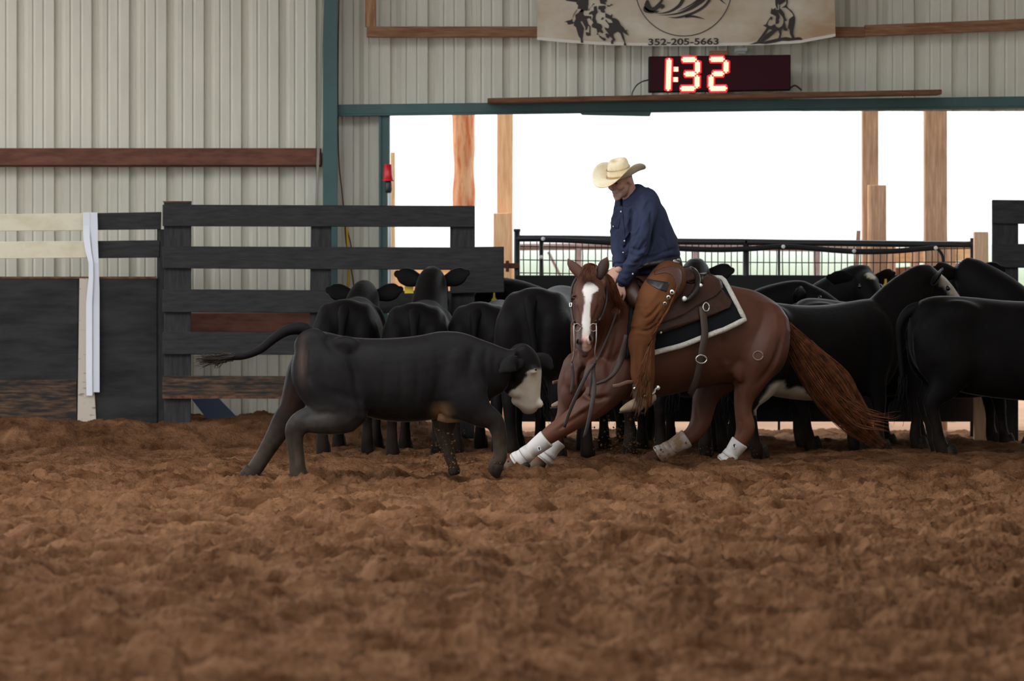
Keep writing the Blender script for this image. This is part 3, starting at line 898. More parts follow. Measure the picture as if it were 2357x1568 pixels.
led('digit', [(413, 212, 400, 632)])
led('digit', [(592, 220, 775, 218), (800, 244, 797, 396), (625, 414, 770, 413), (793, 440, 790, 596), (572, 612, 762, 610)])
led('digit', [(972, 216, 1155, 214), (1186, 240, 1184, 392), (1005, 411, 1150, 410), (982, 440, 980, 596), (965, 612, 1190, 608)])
for cx_, cy_ in ((505, 350), (501, 490)):
    o = mk('colon_dot', rect(1470 + (cx_ - 39) / 5.8925, 100 + (cy_ - 34) / 5.8925, 1470 + (cx_ + 39) / 5.8925, 100 + (cy_ + 34) / 5.8925, DC - 0.01, 0.003, 0), mat_led_halo, ck, smooth=False)
    mk('lamp', join([ell(W(1470 + (cx_ + a) / 5.8925, 100 + (cy_ + b) / 5.8925, DC - 0.0125), (0.0066, 0.004, 0.0066), n=8, m=5) for a in (-20, 0, 20) for b in (-20, 0, 20)]), mat_led2, o, kind='stuff')
mk('power_cord', ptube([(1818, 203), (1828, 197), (1836, 200), (1845, 208)], DC + 0.02, 0.007, 6), mat_dark, ck)
mk('cable', ptube([(1493, 184), (1478, 188), (1465, 197), (1456, 212), (1455, 222)], DC + 0.05, 0.005, 6), mat_dark, ck)
sb = root('sensor_box', W(1707, 130, 36.6), 'small white box on the wall above the red clock digits', 'box')
mk('box_body', rect(1694, 110, 1720, 118, 36.55, 0.26, 0.003), mat_but, sb, smooth=False)
mk('box_foot', rect(1697, 118, 1716, 124, 36.6, 0.05, 0.003), mat_but, sb, smooth=False)
mk('wood_block', rect(1634, 117, 1677, 128, 36.38, 0.08), mat_pine, org=W(1655, 128, 36.4), smooth=False, label='small brown wood block on top of the black clock', cat='block')
# ------------------------------------------------------------------ the herd
def hide(name, base, sheen=0.0, rough=0.55):
    return M(name, base, rough, 0.05, attr=True, var=0.25, vs=5, bump=0.35, bs=60, bst=(1, 1, 0.4), bdist=0.006, sheen=sheen)


mat_cow = hide('black_cattle_hide', (0.012, 0.011, 0.011), 0.16)
mat_hoof = M('dusty_hoof', (0.016, 0.012, 0.010), 0.7, 0.08, col2=(0.045, 0.030, 0.021), vs=20)
mat_eye = M('dark_eye', (0.008, 0.006, 0.005), 0.08, 0.6)
mat_tag = M('yellow_ear_tag', lin(226, 190, 40), 0.45, 0.4)
mat_switch = M('black_tail_hair', (0.007, 0.006, 0.006), 0.6, 0.05)
BLK = np.array((0.0065, 0.0056, 0.0055))
WHT = np.array((0.46, 0.40, 0.33))


def rotz(v, a):
    c, s = math.cos(a), math.sin(a)
    v = np.asarray(v, float)
    return np.stack([v[..., 0] * c - v[..., 1] * s, v[..., 0] * s + v[..., 1] * c, v[..., 2]], -1)


def leg_parts(pts, ra, rb):
    return tube(pts, ra, rb, side=(0, 1, 0), n=12, k=4, rnd=True)


def strands(base, tip, n, spread0, spread1, r, wave=0.02, seed=0, k=5, sag=0.0):
    """a lock of hair as thin tapering three-sided strands from base to tip"""
    g = np.random.default_rng(seed)
    base, tip = np.asarray(base, float), np.asarray(tip, float)
    vs, fs, o = [], [], 0
    for i in range(n):
        a = base + g.normal(0, spread0, 3)
        b = tip + g.normal(0, spread1, 3)
        t = np.linspace(0, g.uniform(0.6, 1.0), k + 1)[:, None]
        ph = g.uniform(0, 6.28, 3)
        P = a * (1 - t) + b * t + wave * np.sin(t * g.uniform(4, 9) + ph) * t
        P[:, 2] -= sag * (t[:, 0] * (1 - t[:, 0])) * 4
        T = nrm(np.gradient(P, axis=0))
        S = nrm(np.cross(T, np.array([0.3, 1, 0.2])))
        U = np.cross(S, T)
        rr = (r * (1 - t * 0.85))
        for q in range(3):
            an = q * 2.094
            vs.append(P + (S * math.cos(an) + U * math.sin(an)) * rr)
        m = k + 1
        for j in range(k):
            for q in range(3):
                p = (q + 1) % 3
                fs.append((o + q * m + j, o + p * m + j, o + p * m + j + 1, o + q * m + j + 1))
        o += 3 * m
    return np.vstack(vs), fs


def cow(label, px, D, yaw, sc=1.0, sl=1.0, neck=0.12, hyaw=0.0, hpitch=0.5, nyaw=0.0, white=(), tags=(), tail=True, seed=0, tint=1.0, lean=0.0, tailswing=0.0, voxel=0.022):
    g = random.Random(seed)
    loc = np.array([(px - CXP) * D / FPX, D, 0.0])
    loc[2] = float(ground_h(loc[0], loc[1])) * 0.5
    lat = (0, 1, 0)
    X = [-.79, -.74, -.62, -.42, -.12, .15, .40, .58, .72, .82]
    zt = [1.00, 1.09, 1.135, 1.13, 1.10, 1.10, 1.125, 1.14, 1.09, 1.02]
    zb = [.74, .62, .52, .44, .395, .38, .39, .42, .50, .64]
    wd = [.08, .16, .21, .22, .24, .24, .215, .19, .155, .09]
    T = [(x * sl, 0, z) for x, z in zip(X, zt)]
    Bm = [(x * sl, 0, z) for x, z in zip(X, zb)]
    parts = [trunk(T, Bm, wd, lat, e=2.3)]
    for s in (-1, 1):                        # hips and shoulders
        parts.append(ell((-.50 * sl, s * .135, .97), (.22, .09, .14)))
        parts.append(ell((.52 * sl, s * .15, .82), (.15, .08, .25)))
        parts.append(ell((-.64 * sl, s * .12, .78), (.17, .11, .27)))
    # neck and head
    nb = np.array((.66 * sl, 0, .88))
    pol = nb + rotz(np.array((.42, 0, .22 + neck)), nyaw)
    hd = rotz(np.array((math.cos(hpitch), 0, -math.sin(hpitch))), nyaw + hyaw)
    hl = nrm(np.cross((0, 0, 1), hd))
    hu = np.cross(hd, hl)
    parts.append(tube([nb - (.16, 0, .02), nb, nb * .5 + pol * .5 + np.array((0, 0, .02)), pol, pol + hd * .06], [.25, .26, .215, .15, .11], [.155, .165, .14, .115, .09], side=lat, n=16))
    hp = [pol - hd * .05 + hu * .01, pol + hd * .05 + hu * .015, pol + hd * .17, pol + hd * .30 - hu * .015, pol + hd * .41 - hu * .03, pol + hd * .455 - hu * .035]
    parts.append(tube(hp, [.075, .115, .115, .088, .072, .05], [.075, .105, .10, .072, .068, .05], side=hl, n=16, rnd=True))
    parts.append(ell(pol + hd * .15 - hu * .06, (.14, .085, .07), (hd, hl, hu)))
    parts.append(ell(pol + hd * .0 + hu * .075, (.07, .05, .05), (hd, hl, hu)))
    hooves = []
    for s in (-1, 1):
        j = g.uniform(-.09, .09)
        y = s * .15
        parts.append(leg_parts([(.52 * sl, y * .95, .72), (.50 * sl + j * .2, y, .56), (.53 * sl + j * .5, y, .36), (.525 * sl + j * .8, y, .20), (.52 * sl + j, y, .10), (.545 * sl + j, y, .02)],
                               [.15, .10, .062, .042, .05, .06], [.09, .075, .056, .04, .048, .056]))
        hooves.append((.56 * sl + j, y))
        j = g.uniform(-.09, .09)
        y = s * .16
        parts.append(leg_parts([(-.60 * sl, y * .9, .84), (-.54 * sl, y, .66), (-.60 * sl + j * .3, y, .50), (-.70 * sl + j * .7, y, .38), (-.675 * sl + j * .9, y, .22), (-.655 * sl + j, y, .10), (-.62 * sl + j, y, .02)],
                               [.22, .19, .115, .066, .045, .053, .062], [.12, .115, .075, .052, .042, .05, .057]))
        hooves.append((-.60 * sl + j, y))
    v, f = remesh(parts, voxel, 5)
    ears, eyes, tgs = [], [], []
    for s in (-1, 1):
        e0 = pol + hd * .03 + hl * s * .085 + hu * .03
        dirn = nrm(hl * s * 1.0 - hd * .25 + hu * (.10 + g.uniform(-.1, .25)))
        fl = nrm(np.cross(dirn, hd))
        ears.append(tube([e0 - dirn * .03, e0 + dirn * .04, e0 + dirn * .10, e0 + dirn * .16, e0 + dirn * .195], [.03, .055, .072, .062, .03], [.028, .026, .018, .014, .008], side=nrm(np.cross(dirn, fl) * 1.0), n=10, rnd=True))
        eyes.append(pol + hd * .155 + hl * s * .086 + hu * .052)
        tgs.append((e0 + dirn * .11, dirn))
    nv = len(v)
    v, f = join([(v, f)] + ears)
    c = np.tile(BLK * tint, (len(v), 1))
    for (cx, cy, cz, r, kd) in white:
        ctr = np.array((cx, cy, cz)) if kd == 'body' else pol + hd * cx + hl * cy + hu * cz
        d = np.linalg.norm(v - ctr, axis=1) + 0.05 * (vnoise(v[:, 0] * 14, v[:, 2] * 14, 2) - .5)
        m = 1 - sstep(r * .8, r, d)
        c = c * (1 - m[:, None]) + WHT * m[:, None]
    dust = (1 - sstep(.05, .45, v[:, 2])) * .8 * vnoise(v[:, 0] * 20, v[:, 2] * 12 + v[:, 1] * 9, 4)
    c = c * (1 - dust[:, None] * .5) + np.array((.06, .038, .024)) * dust[:, None] * .5
    xf = lambda q: rotz(np.asarray(q, float) * sc, yaw) + loc
    o = mk('cow', (xf(v), f), mat_cow, org=loc, cols=c, label=label, cat='cow', group='black cattle of the herd')
    for hx, hy in hooves:
        hz = [(hx, hy, .075), (hx + .01, hy, .05), (hx + .02, hy, -.01), (hx + .02, hy, -.02)]
        mk('hoof', tube(xf(np.array(hz)), [.046 * sc, .053 * sc, .060 * sc, .05 * sc], [.048 * sc, .052 * sc, .056 * sc, .045 * sc], side=rotz(np.array((0, 1., 0)), yaw), n=12, k=2), mat_hoof, o)
    for e in eyes:
        mk('eye', ell(xf(e), (.021 * sc,) * 3), mat_eye, o)
    for s in tags:
        p, dr = tgs[0 if s < 0 else 1]
        P = p - np.array((0, 0, .0))
        fw = nrm(np.cross((0, 0, 1.), dr)) * -1
        a = nrm(dr * np.array((1, 1, 0)))
        out = [(-.008, 0), (.008, 0), (.012, -.035), (.034, -.055), (.034, -.115), (-.034, -.115), (-.034, -.055), (-.012, -.035)]
        fr = [xf(P + hd * .03 + a * x + np.array((0, 0, z)) + fw * .0) for x, z in out]
        bk = [q + rotz(fw, yaw) * .004 for q in fr]
        n = len(out)
        fc = [tuple(range(n)), tuple(range(2 * n - 1, n - 1, -1))] + [(i, n + i, n + (i + 1) % n, (i + 1) % n) for i in range(n)]
        mk('ear_tag', (np.array(fr + bk), fc), mat_tag, o, smooth=False, label='yellow plastic ear tag')
    if tail:
        tb = [(-.66 * sl, 0, 1.06), (-.79 * sl, tailswing * .1, 1.03), (-.86 * sl, tailswing * .3, .92), (-.855 * sl, tailswing * .6, .74), (-.84 * sl, tailswing * .8, .56), (-.83 * sl, tailswing, .46)]
        t1 = tube(xf(np.array(tb)), np.array([.050, .042, .028, .022, .018, .014]) * sc, n=8, side=rotz(np.array((0, 1., 0)), yaw))
        to = mk('tail', t1, mat_switch, o)
        mk('tail_switch', strands(xf((-.835 * sl, tailswing * .8, .55)), xf((-.84 * sl - abs(tailswing) * .6, tailswing * 1.5, .26)), 60, .016, .035, .006, .02, seed), mat_switch, to, kind='stuff')
    return o


R_ = math.radians
cow('black cow seen from behind, leftmost of the herd, tail hanging straight down', 810, 34.2, R_(86), 1.0, .76, neck=.02, hyaw=.1, hpitch=.35, seed=1, tailswing=.02)
cow('black cow seen from behind, second from the herd\'s left end, with yellow tag', 969, 34.1, R_(86), 1.0, .78, neck=.15, hyaw=-.1, hpitch=.3, seed=2, tags=(1,), tailswing=-.03)
cow('black cow facing left behind the board gate end, below the rusty gate hinge', 1375, 36.02, R_(177), 1.04, .62, neck=.0, nyaw=.15, hyaw=.35, hpitch=.3, seed=3, tags=(1,), tail=False)
cow('black cow with dull brown rump, third from the left end of the herd', 1128, 34.3, R_(80), .98, .78, neck=-.25, hyaw=0, hpitch=.9, seed=4, tint=1.5)
cow('tall black cow rump directly behind the face of the sorrel horse', 1262, 33.8, R_(78), 1.10, .80, neck=-.2, hpitch=.9, seed=5, tint=1.3, tailswing=-.08)
cow('black cow standing behind the stirrup under the horse', 1420, 33.9, R_(82), .98, .75, neck=-.2, hpitch=.9, seed=7)
cow('black cow with ears raised above the saddle seat behind the rider', 1582, 33.85, R_(84), 1.02, .80, neck=.16, hyaw=-.2, hpitch=.4, seed=8, tailswing=.05)
cow('black cow with low head seen just above the sorrel rump', 1575, 35.4, R_(2), 1.0, .72, neck=.03, hyaw=-.2, hpitch=.3, seed=9, tail=False)
cow('black cow with white belly and white face behind the horse tail', 1866, 33.9, R_(36), 1.0, 1.0, neck=.16, nyaw=-.1, hyaw=-.25, hpitch=.6, seed=10, tailswing=-.05,
    white=((-.50, -.14, .43, .17, 'body'), (-.30, -.10, .37, .16, 'body'), (-.12, -.08, .36, .10, 'body'), (-.60, -.18, .36, .09, 'body'), (.16, 0, .09, .14, 'head'), (.30, 0, .08, .12, 'head')))
cow('brown backed black cow between the white-bellied cow and the mesh gate', 1990, 34.8, R_(4), 1.0, .72, neck=-.25, hpitch=.9, seed=11, tint=2.2)
cow('black cow facing the camera with white forehead spot and yellow tag by the mesh gate', 1742, 36.05, R_(4), 1.0, .62, neck=.14, nyaw=-.3, hyaw=-.95, hpitch=.55, seed=12, tags=(1,), tail=False,
    white=((.10, 0, .11, .05, 'head'),))
cow('dark black cow at the right edge with its tail curled on its rump', 2366, 33.75, R_(7), 1.04, 1.08, neck=.0, hpitch=.8, seed=13, tailswing=.02, tint=.9)
cow('black cow with raised head and yellow tag looking away over the right-edge cow', 2530, 35.02, R_(172), 1.03, .85, neck=.17, nyaw=-.2, hyaw=-.9, hpitch=.3, seed=14, tags=(-1,), tail=False)
cow('black cow half hidden behind the white-faced cow in front of the short pine post', 2178, 35.52, R_(6), .92, .72, neck=.10, hyaw=-.3, hpitch=.4, seed=15, tail=False)
# ------------------------------------------------------------------ the running calf, side on, head to the right
DK = 29.9
SK = FPX / DK


def K(px, py, dy=0.0):
    return W(px, py, DK + dy) if False else np.array([(px - CXP) / SK, DK + dy, EYE - (py - YH) / SK])


def path(pts):
    return np.array([K(*p) for p in pts])


cp = []
NEAR, FAR = -0.15, 0.15
tops = [(697, 790), (706, 768), (722, 760), (750, 764), (800, 775), (860, 779), (920, 777), (965, 772), (1012, 763), (1055, 764), (1085, 772)]
bots = [(700, 850), (708, 880), (730, 910), (770, 935), (815, 950), (870, 966), (930, 972), (985, 968), (1040, 958), (1085, 950), (1110, 935)]
wid = [.05, .11, .16, .19, .205, .225, .235, .23, .205, .18, .14]
cp.append(trunk([K(*p) for p in tops], [K(*p) for p in bots], wid, (0, 1, 0), e=2.3))
# neck
cp.append(trunk([K(1040, 764), K(1075, 769), K(1105, 780), K(1140, 793), K(1170, 804), K(1190, 803)], [K(1060, 955), K(1105, 945), (K(1122, 930)), K(1138, 915), K(1156, 905), K(1168, 890)],
                [.18, .165, .14, .12, .105, .095], (0, 1, 0), e=2.1))
# head, turned slightly away
hx = nrm((0.50, 0.16, -0.86))
hl_ = nrm(np.cross((0, 0, 1), hx))
hu_ = np.cross(hx, hl_)
HC = [(1196, 800), (1205, 822), (1212, 850), (1215, 880), (1219, 910), (1222, 934), (1223, 948)]
hp = path([(x - 4, y, 0.02 + 0.03 * i) for i, (x, y) in enumerate(HC)])
cp.append(tube(hp, [.055, .098, .112, .105, .088, .074, .050], [.06, .088, .095, .080, .066, .062, .045], side=hl_, n=18))
cp.append(ell(K(1183, 893, .10), (.105, .06, .065), (nrm((1, 0, -.75)), (0, 1, 0), nrm((.75, 0, 1)))))     # jaw
cp.append(ell(K(1204, 928, .15), (.085, .055, .045), (nrm((1, 0.1, -.25)), (0, 1, 0), nrm((.25, 0, 1)))))   # chin
cp.append(ell(K(1202, 808, .02), (.05, .05, .04)))
for s in (-1, 1):
    cp.append(ell(K(1219, 852, .07) + hl_ * s * .082, (.035, .022, .03)))
    cp.append(ell(K(1238, 932, .17) + hl_ * s * .03, (.032, .026, .03)))


def leg(pts, ra, rb, n=12):
    cp.append(tube(path(pts), ra, rb, n=n, k=4, rnd=True))


# near hind leg: stifle forward, hock far back, cannon down
leg([(722, 800, -.10), (738, 850, -.14), (775, 905, -.16), (800, 945, -.17), (752, 962, -.17), (706, 966, -.16), (683, 985, -.15), (681, 1012, -.15), (685, 1050, -.15), (688, 1080, -.15), (692, 1098, -.15)],
    [.13, .20, .20, .145, .105, .085, .072, .058, .054, .058, .055], [.08, .12, .12, .10, .075, .058, .05, .045, .043, .05, .05])
# far hind leg, thrown back
leg([(728, 810, .10), (712, 855, .13), (694, 905, .15), (675, 945, .16), (652, 972, .16), (628, 1012, .16), (606, 1048, .16), (588, 1076, .16), (574, 1094, .16)],
    [.12, .15, .135, .11, .085, .066, .056, .055, .052], [.08, .10, .095, .075, .058, .048, .045, .05, .05])
# near fore: reaching, knee ahead, foot folded down
leg([(1060, 860, -.12), (1075, 915, -.15), (1108, 950, -.155), (1138, 968, -.155), (1149, 1000, -.15), (1151, 1030, -.15), (1150, 1052, -.15), (1138, 1070, -.15), (1140, 1082, -.15)],
    [.16, .155, .095, .066, .052, .046, .05, .045, .034], [.09, .09, .075, .058, .048, .042, .045, .045, .035])
# far fore, planted behind
leg([(1030, 880, .10), (1025, 940, .13), (1022, 985, .14), (1026, 1020, .14), (1033, 1048, .14), (1040, 1070, .14), (1044, 1084, .14)],
    [.13, .12, .075, .052, .042, .036, .03], [.09, .08, .06, .045, .04, .036, .03])
cp.append(ell(K(722, 800, -.07), (.09, .10, .13)))
cp.append(ell(K(722, 800, .07), (.09, .10, .13)))
cp.append(ell(K(1050, 880, -.14), (.15, .08, .24)))
cp.append(ell(K(795, 800, -.12), (.11, .07, .08)))
cp.append(ell(K(1015, 948, .02), (.075, .05, .05)))
cv, cf = remesh(cp, 0.011, 6)
# ears joined to the skin
er = []
e0 = K(1226, 836, .13)
er.append(tube([e0 - (.04, 0, 0), e0, e0 + (.035, .02, .012), e0 + (.085, .03, .004), e0 + (.12, .03, -.03)], [.025, .042, .052, .05, .02], [.025, .022, .016, .013, .008], n=12, rnd=True))
e1 = K(1190, 836, -.06)
er.append(tube([e1 + (.02, .05, .02), e1, e1 - (.03, .05, .0), e1 - (.07, .09, .02), e1 - (.10, .10, .045)], [.03, .045, .055, .048, .02], [.022, .022, .016, .013, .008], side=(0.3, 1, 0), n=12, rnd=True))
cv = sculpt(cv, cf, [
    ([(800, 790), (815, 840), (822, 900), (835, 945)], 9, -.016), ([(742, 775), (770, 800), (800, 800)], 10, -.008), ([(760, 900), (800, 915), (850, 925)], 12, -.010),
    ([(1000, 800), (1012, 850), (1004, 905), (990, 950)], 10, -.012), ([(1090, 800), (1080, 850), (1095, 900)], 10, -.010), ([(1050, 800), (1045, 860), (1050, 900)], 14, .008),
    ([(706, 800), (703, 840), (712, 880)], 6, -.018), ([(735, 800), (728, 850), (745, 900)], 12, .008), ([(700, 960), (720, 955), (760, 950)], 7, -.008),
    ([(672, 1000), (676, 1040), (680, 1080)], 4, -.006), ([(1150, 930), (1172, 925), (1196, 915)], 5, -.008), ([(1198, 860), (1180, 880), (1160, 895)], 8, .008),
    ([(880, 830), (885, 880), (880, 930)], 7, -.005), ([(920, 825), (925, 880), (920, 935)], 7, -.005), ([(960, 820), (962, 880), (955, 935)], 7, -.005),
    ([(1120, 800), (1116, 840), (1128, 890)], 6, -.006), ([(1140, 812), (1136, 850), (1146, 885)], 5, -.005)])
nbody = len(cv)
cv, cf = join([(cv, cf)] + er)
col = np.tile(np.array((0.0105, 0.0092, 0.0092)), (len(cv), 1))
PXv = cv[:, 0] * SK + CXP
PYv = YH - (cv[:, 2] - EYE) * SK
nz = vnoise(cv[:, 0] * 30, cv[:, 2] * 30, 3) - .5
# white mask: muzzle and front of the face up to the eyes
edge = np.interp(PYv, [850, 858, 880, 895, 910, 925, 960], [1226, 1213, 1205, 1188, 1166, 1140, 1130]) + nz * 9
mw = sstep(-4, 3, PXv - edge) * sstep(846, 856, PYv) * (np.arange(len(cv)) < nbody) * (PXv > 1138) * sstep(-.06, .02, (cv[:, 0] - K(1110, 0)[0]))
mw *= (PYv < 965)
nearleg = (cv[:, 1] < DK - .09) & (PXv < 1165) & (PYv > 930)
mw = np.where(nearleg, 0, mw)
WH = np.array((.50, .44, .36))
col = col * (1 - mw[:, None]) + WH * mw[:, None]
mu = sstep(935, 948, PYv) * (PXv > 1170) * (PXv < 1262) * (cv[:, 1] > DK)
col = col * (1 - .55 * mu[:, None]) + np.array((.30, .19, .14)) * .55 * mu[:, None]
# dusty legs, painted sheen on the near hock, tan skin at the elbow, bare pinkish strip under the tail
du = np.clip(sstep(930, 1060, PYv) * (.75 + nz * .6), 0, .8) * (1 - mw) * (PXv < 1180)
col = col * (1 - du[:, None] * .75) + np.array((.075, .052, .036)) * du[:, None] * .75
hock_sheen = np.exp(-((PXv - 720) / 70) ** 2 - ((PYv - 955) / 26) ** 2) * (cv[:, 1] < DK) * (.6 + .3 * nz)
col += hock_sheen[:, None] * np.array((.05, .047, .043))  # grey hair sheen on the near hock, added to the hide colour
tn = np.exp(-((PXv - 1017) / 20) ** 2 - ((PYv - 950) / 20) ** 2) * (PYv > 922)
col = col * (1 - tn[:, None]) + np.array((.17, .095, .045)) * tn[:, None]
pk_ = np.exp(-((PXv - 699) / 10) ** 2 - ((PYv - 830) / 45) ** 2) * .6
col = col * (1 - pk_[:, None]) + np.array((.085, .05, .04)) * pk_[:, None]
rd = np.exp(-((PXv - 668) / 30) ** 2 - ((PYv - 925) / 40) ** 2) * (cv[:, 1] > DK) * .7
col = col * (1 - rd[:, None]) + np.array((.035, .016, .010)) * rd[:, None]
mat_calf = hide('black_calf_hide', (0.012, 0.011, 0.011), 0.14, 0.5)
calf = mk('calf', (cv, cf), mat_calf, org=K(690, 1112), cols=col, label='black calf with white muzzle running across the dirt before the horse', cat='calf')
for pts, rr in (([(690, 1086, -.15), (694, 1100, -.15), (697, 1114, -.15)], (.056, .064, .068)), ([(580, 1084, .16), (570, 1097, .16), (564, 1112, .16)], (.054, .06, .064)),
                ([(1144, 1062, -.15), (1141, 1080, -.15), (1147, 1098, -.15)], (.046, .05, .012)), ([(1042, 1076, .14), (1045, 1088, .14), (1047, 1096, .14)], (.036, .04, .03))):
    mk('hoof', tube(path(pts), rr, [q * .9 for q in rr], n=12, k=2, rnd=False), mat_hoof, calf)
for s in (-1, 1):
    mk('eye', ell(K(1222, 851, .07) + hl_ * s * .088, (.015, .013, .015)), mat_eye, calf)
    mk('nostril', ell(K(1245, 931, .17) + hl_ * s * .03, (.008, .010, .012)), mat_eye, calf)
tl = [(712, 772), (697, 758), (678, 757), (656, 763), (629, 781), (599, 805), (562, 819), (525, 821), (492, 823)]
tp_ = path([(x, y, -.02 * i) for i, (x, y) in enumerate(tl)])
to = mk('tail', tube(tp_, [.05, .045, .038, .034, .030, .026, .022, .020, .012], n=10), M('calf_tail', (0.009, 0.008, 0.008), 0.6, 0.05, bump=.4, bs=60), calf)
mk('tail_switch', join([strands(K(540, 820, -.13), K(455, 831, -.18), 110, .010, .022, .0045, .012, 5), strands(K(520, 822, -.13), K(496, 842, -.16), 40, .012, .012, .004, .012, 6)]),
   M('brown_black_hair', (0.035, 0.026, 0.020), 0.6, 0.3), to, kind='stuff')
mk('navel_flap', poly([(1006, 968), (1012, 940), (1019, 925), (1024, 932), (1026, 950), (1040, 960), (1066, 966), (1064, 972), (1030, 974)], DK - .12, .03), M('tan_belly_skin', (.14, .075, .038), .7, .2, var=.3, vs=12), calf, label='tan flap of belly skin')
# ------------------------------------------------------------------ the sorrel cutting horse, turned about thirty degrees toward the camera
KY = 0.60                                          # depth gained per metre to the right along the body
ax_ = nrm(np.array((1.0, KY, 0.0)))                # toward the rump
nl = np.array((ax_[1], -ax_[0], 0.0))              # toward the horse's left, the visible side


def Dp(px):
    return 31.8 + KY * (px - 1590) / 330.0


def Hs(px, py, lat=0.0):
    """seen at pixel (px, py), lying lat metres to the left of the horse's middle plane"""
    return W(px, py, Dp(px) - lat / (-nl[1]))


def mirror(P):
    """reflect world points in the horse's middle plane"""
    P = np.asarray(P, float)
    o = W(1590, 700, Dp(1590))
    d = (P - o) @ nl
    return P - 2 * d[..., None] * nl


hp_ = []
st = [(1799, 730, 790, .06), (1789, 710, 840, .16), (1765, 688, 872, .235), (1728, 668, 886, .27), (1690, 659, 884, .275), (1650, 652, 884, .265), (1605, 651, 894, .27), (1555, 652, 906, .28), (1505, 648, 916, .275),
      (1460, 636, 922, .245), (1420, 648, 922, .22), (1385, 690, 918, .19), (1360, 745, 905, .14), (1348, 790, 885, .08)]
hp_.append(trunk([Hs(x, t) for x, t, b, w in st], [Hs(x, b) for x, t, b, w in st], [w for *_, w in st], nl, n=32, e=2.25))
for s in (1, -1):
    q = lambda c: c if s == 1 else mirror(c)
    hp_.append(ell(q(Hs(1764, 772, .14)), (.17, .13, .23), (ax_, nl, (0, 0, 1))))       # buttock
    hp_.append(ell(q(Hs(1725, 800, .17)), (.19, .12, .20), (ax_, nl, (0, 0, 1))))       # thigh
    hp_.append(ell(q(Hs(1425, 800, .18)), (.15, .10, .25), (nrm(ax_ + (0, 0, .4)), nl, nrm(np.array((0, 0, 1)) - ax_ * .4))))   # shoulder
    hp_.append(ell(q(Hs(1380, 870, .13)), (.115, .11, .145), (ax_, nl, (0, 0, 1))))      # breast
# neck
nk = [(1440, 775, .02), (1406, 745, .06), (1384, 704, .12), (1372, 670, .24), (1361, 648, .40)]
nkp = [Hs(*p) for p in nk]
hp_.append(tube(nkp, [.27, .215, .165, .135, .115], [.19, .165, .14, .112, .10], side=nl, n=22))
nk2 = [(1400, 850, .0), (1385, 800, .05), (1372, 750, .14), (1362, 705, .28)]
hp_.append(tube([Hs(*p) for p in nk2], [.19, .165, .13, .11], [.19, .165, .13, .10], side=nl, n=22, rnd=True))


def hleg(pts, ra, rb=None, n=14):
    P = np.array([W(x, y, d) for x, y, d in pts])
    hp_.append(tube(P, ra, rb if rb else [r * .85 for r in ra], side=(0.2, 1, 0), n=n, k=4, rnd=True))
    return P


DN = Dp(1400) - .20
NF = [(1420, 830, DN + .06), (1404, 882, DN), (1372, 925, DN - .03), (1322, 964, DN - .05), (1268, 1000, DN - .05), (1240, 1024, DN - .04), (1207, 1050, DN - .02), (1190, 1063, DN - .01), (1172, 1072, DN)]
hleg(NF, [.16, .145, .108, .078, .062, .046, .046, .05, .05], [.11, .11, .095, .07, .056, .042, .042, .046, .046])
DFR = Dp(1330) + .22
FF = [(1335, 850, DFR - .05), (1316, 890, DFR), (1308, 925, DFR), (1302, 955, DFR), (1290, 982, DFR), (1277, 1010, DFR), (1258, 1040, DFR - .02), (1248, 1056, DFR - .02), (1236, 1070, DFR - .02)]
hleg(FF, [.13, .105, .075, .064, .056, .044, .044, .048, .048])
DNH = Dp(1715) - .17
NH = [(1748, 760, DNH + .05), (1742, 812, DNH), (1733, 850, DNH), (1723, 884, DNH), (1712, 920, DNH), (1711, 950, DNH), (1716, 982, DNH + .01), (1710, 1004, DNH + .02), (1697, 1026, DNH + .03), (1680, 1050, DNH + .04), (1668, 1066, DNH + .04), (1658, 1076, DNH + .04)]
hleg(NH, [.22, .20, .158, .110, .073, .062, .070, .060, .048, .045, .05, .05], [.14, .15, .13, .095, .066, .056, .056, .05, .044, .042, .046, .046])
DFH = Dp(1630) + .20
FH = [(1690, 800, DFH), (1665, 850, DFH), (1638, 885, DFH), (1624, 915, DFH), (1618, 945, DFH), (1612, 972, DFH), (1598, 996, DFH), (1580, 1010, DFH), (1554, 1026, DFH), (1528, 1042, DFH), (1508, 1052, DFH), (1490, 1060, DFH)]
hleg(FH, [.20, .17, .125, .095, .082, .074, .064, .054, .046, .046, .05, .05], [.13, .12, .10, .085, .07, .06, .055, .05, .043, .043, .046, .046])
# flank fold joining the near stifle to the belly
hp_.append(ell(Hs(1715, 840, .20), (.13, .05, .13), (ax_, nl, (0, 0, 1))))
hp_.append(ell(W(1350, 935, DN - .05), (.12, .085, .075), (nrm((1, 0, .62)), (0, 1, 0), nrm((-.62, 0, 1)))))
hp_.append(ell(W(1312, 905, DFR - .03), (.07, .07, .12)))

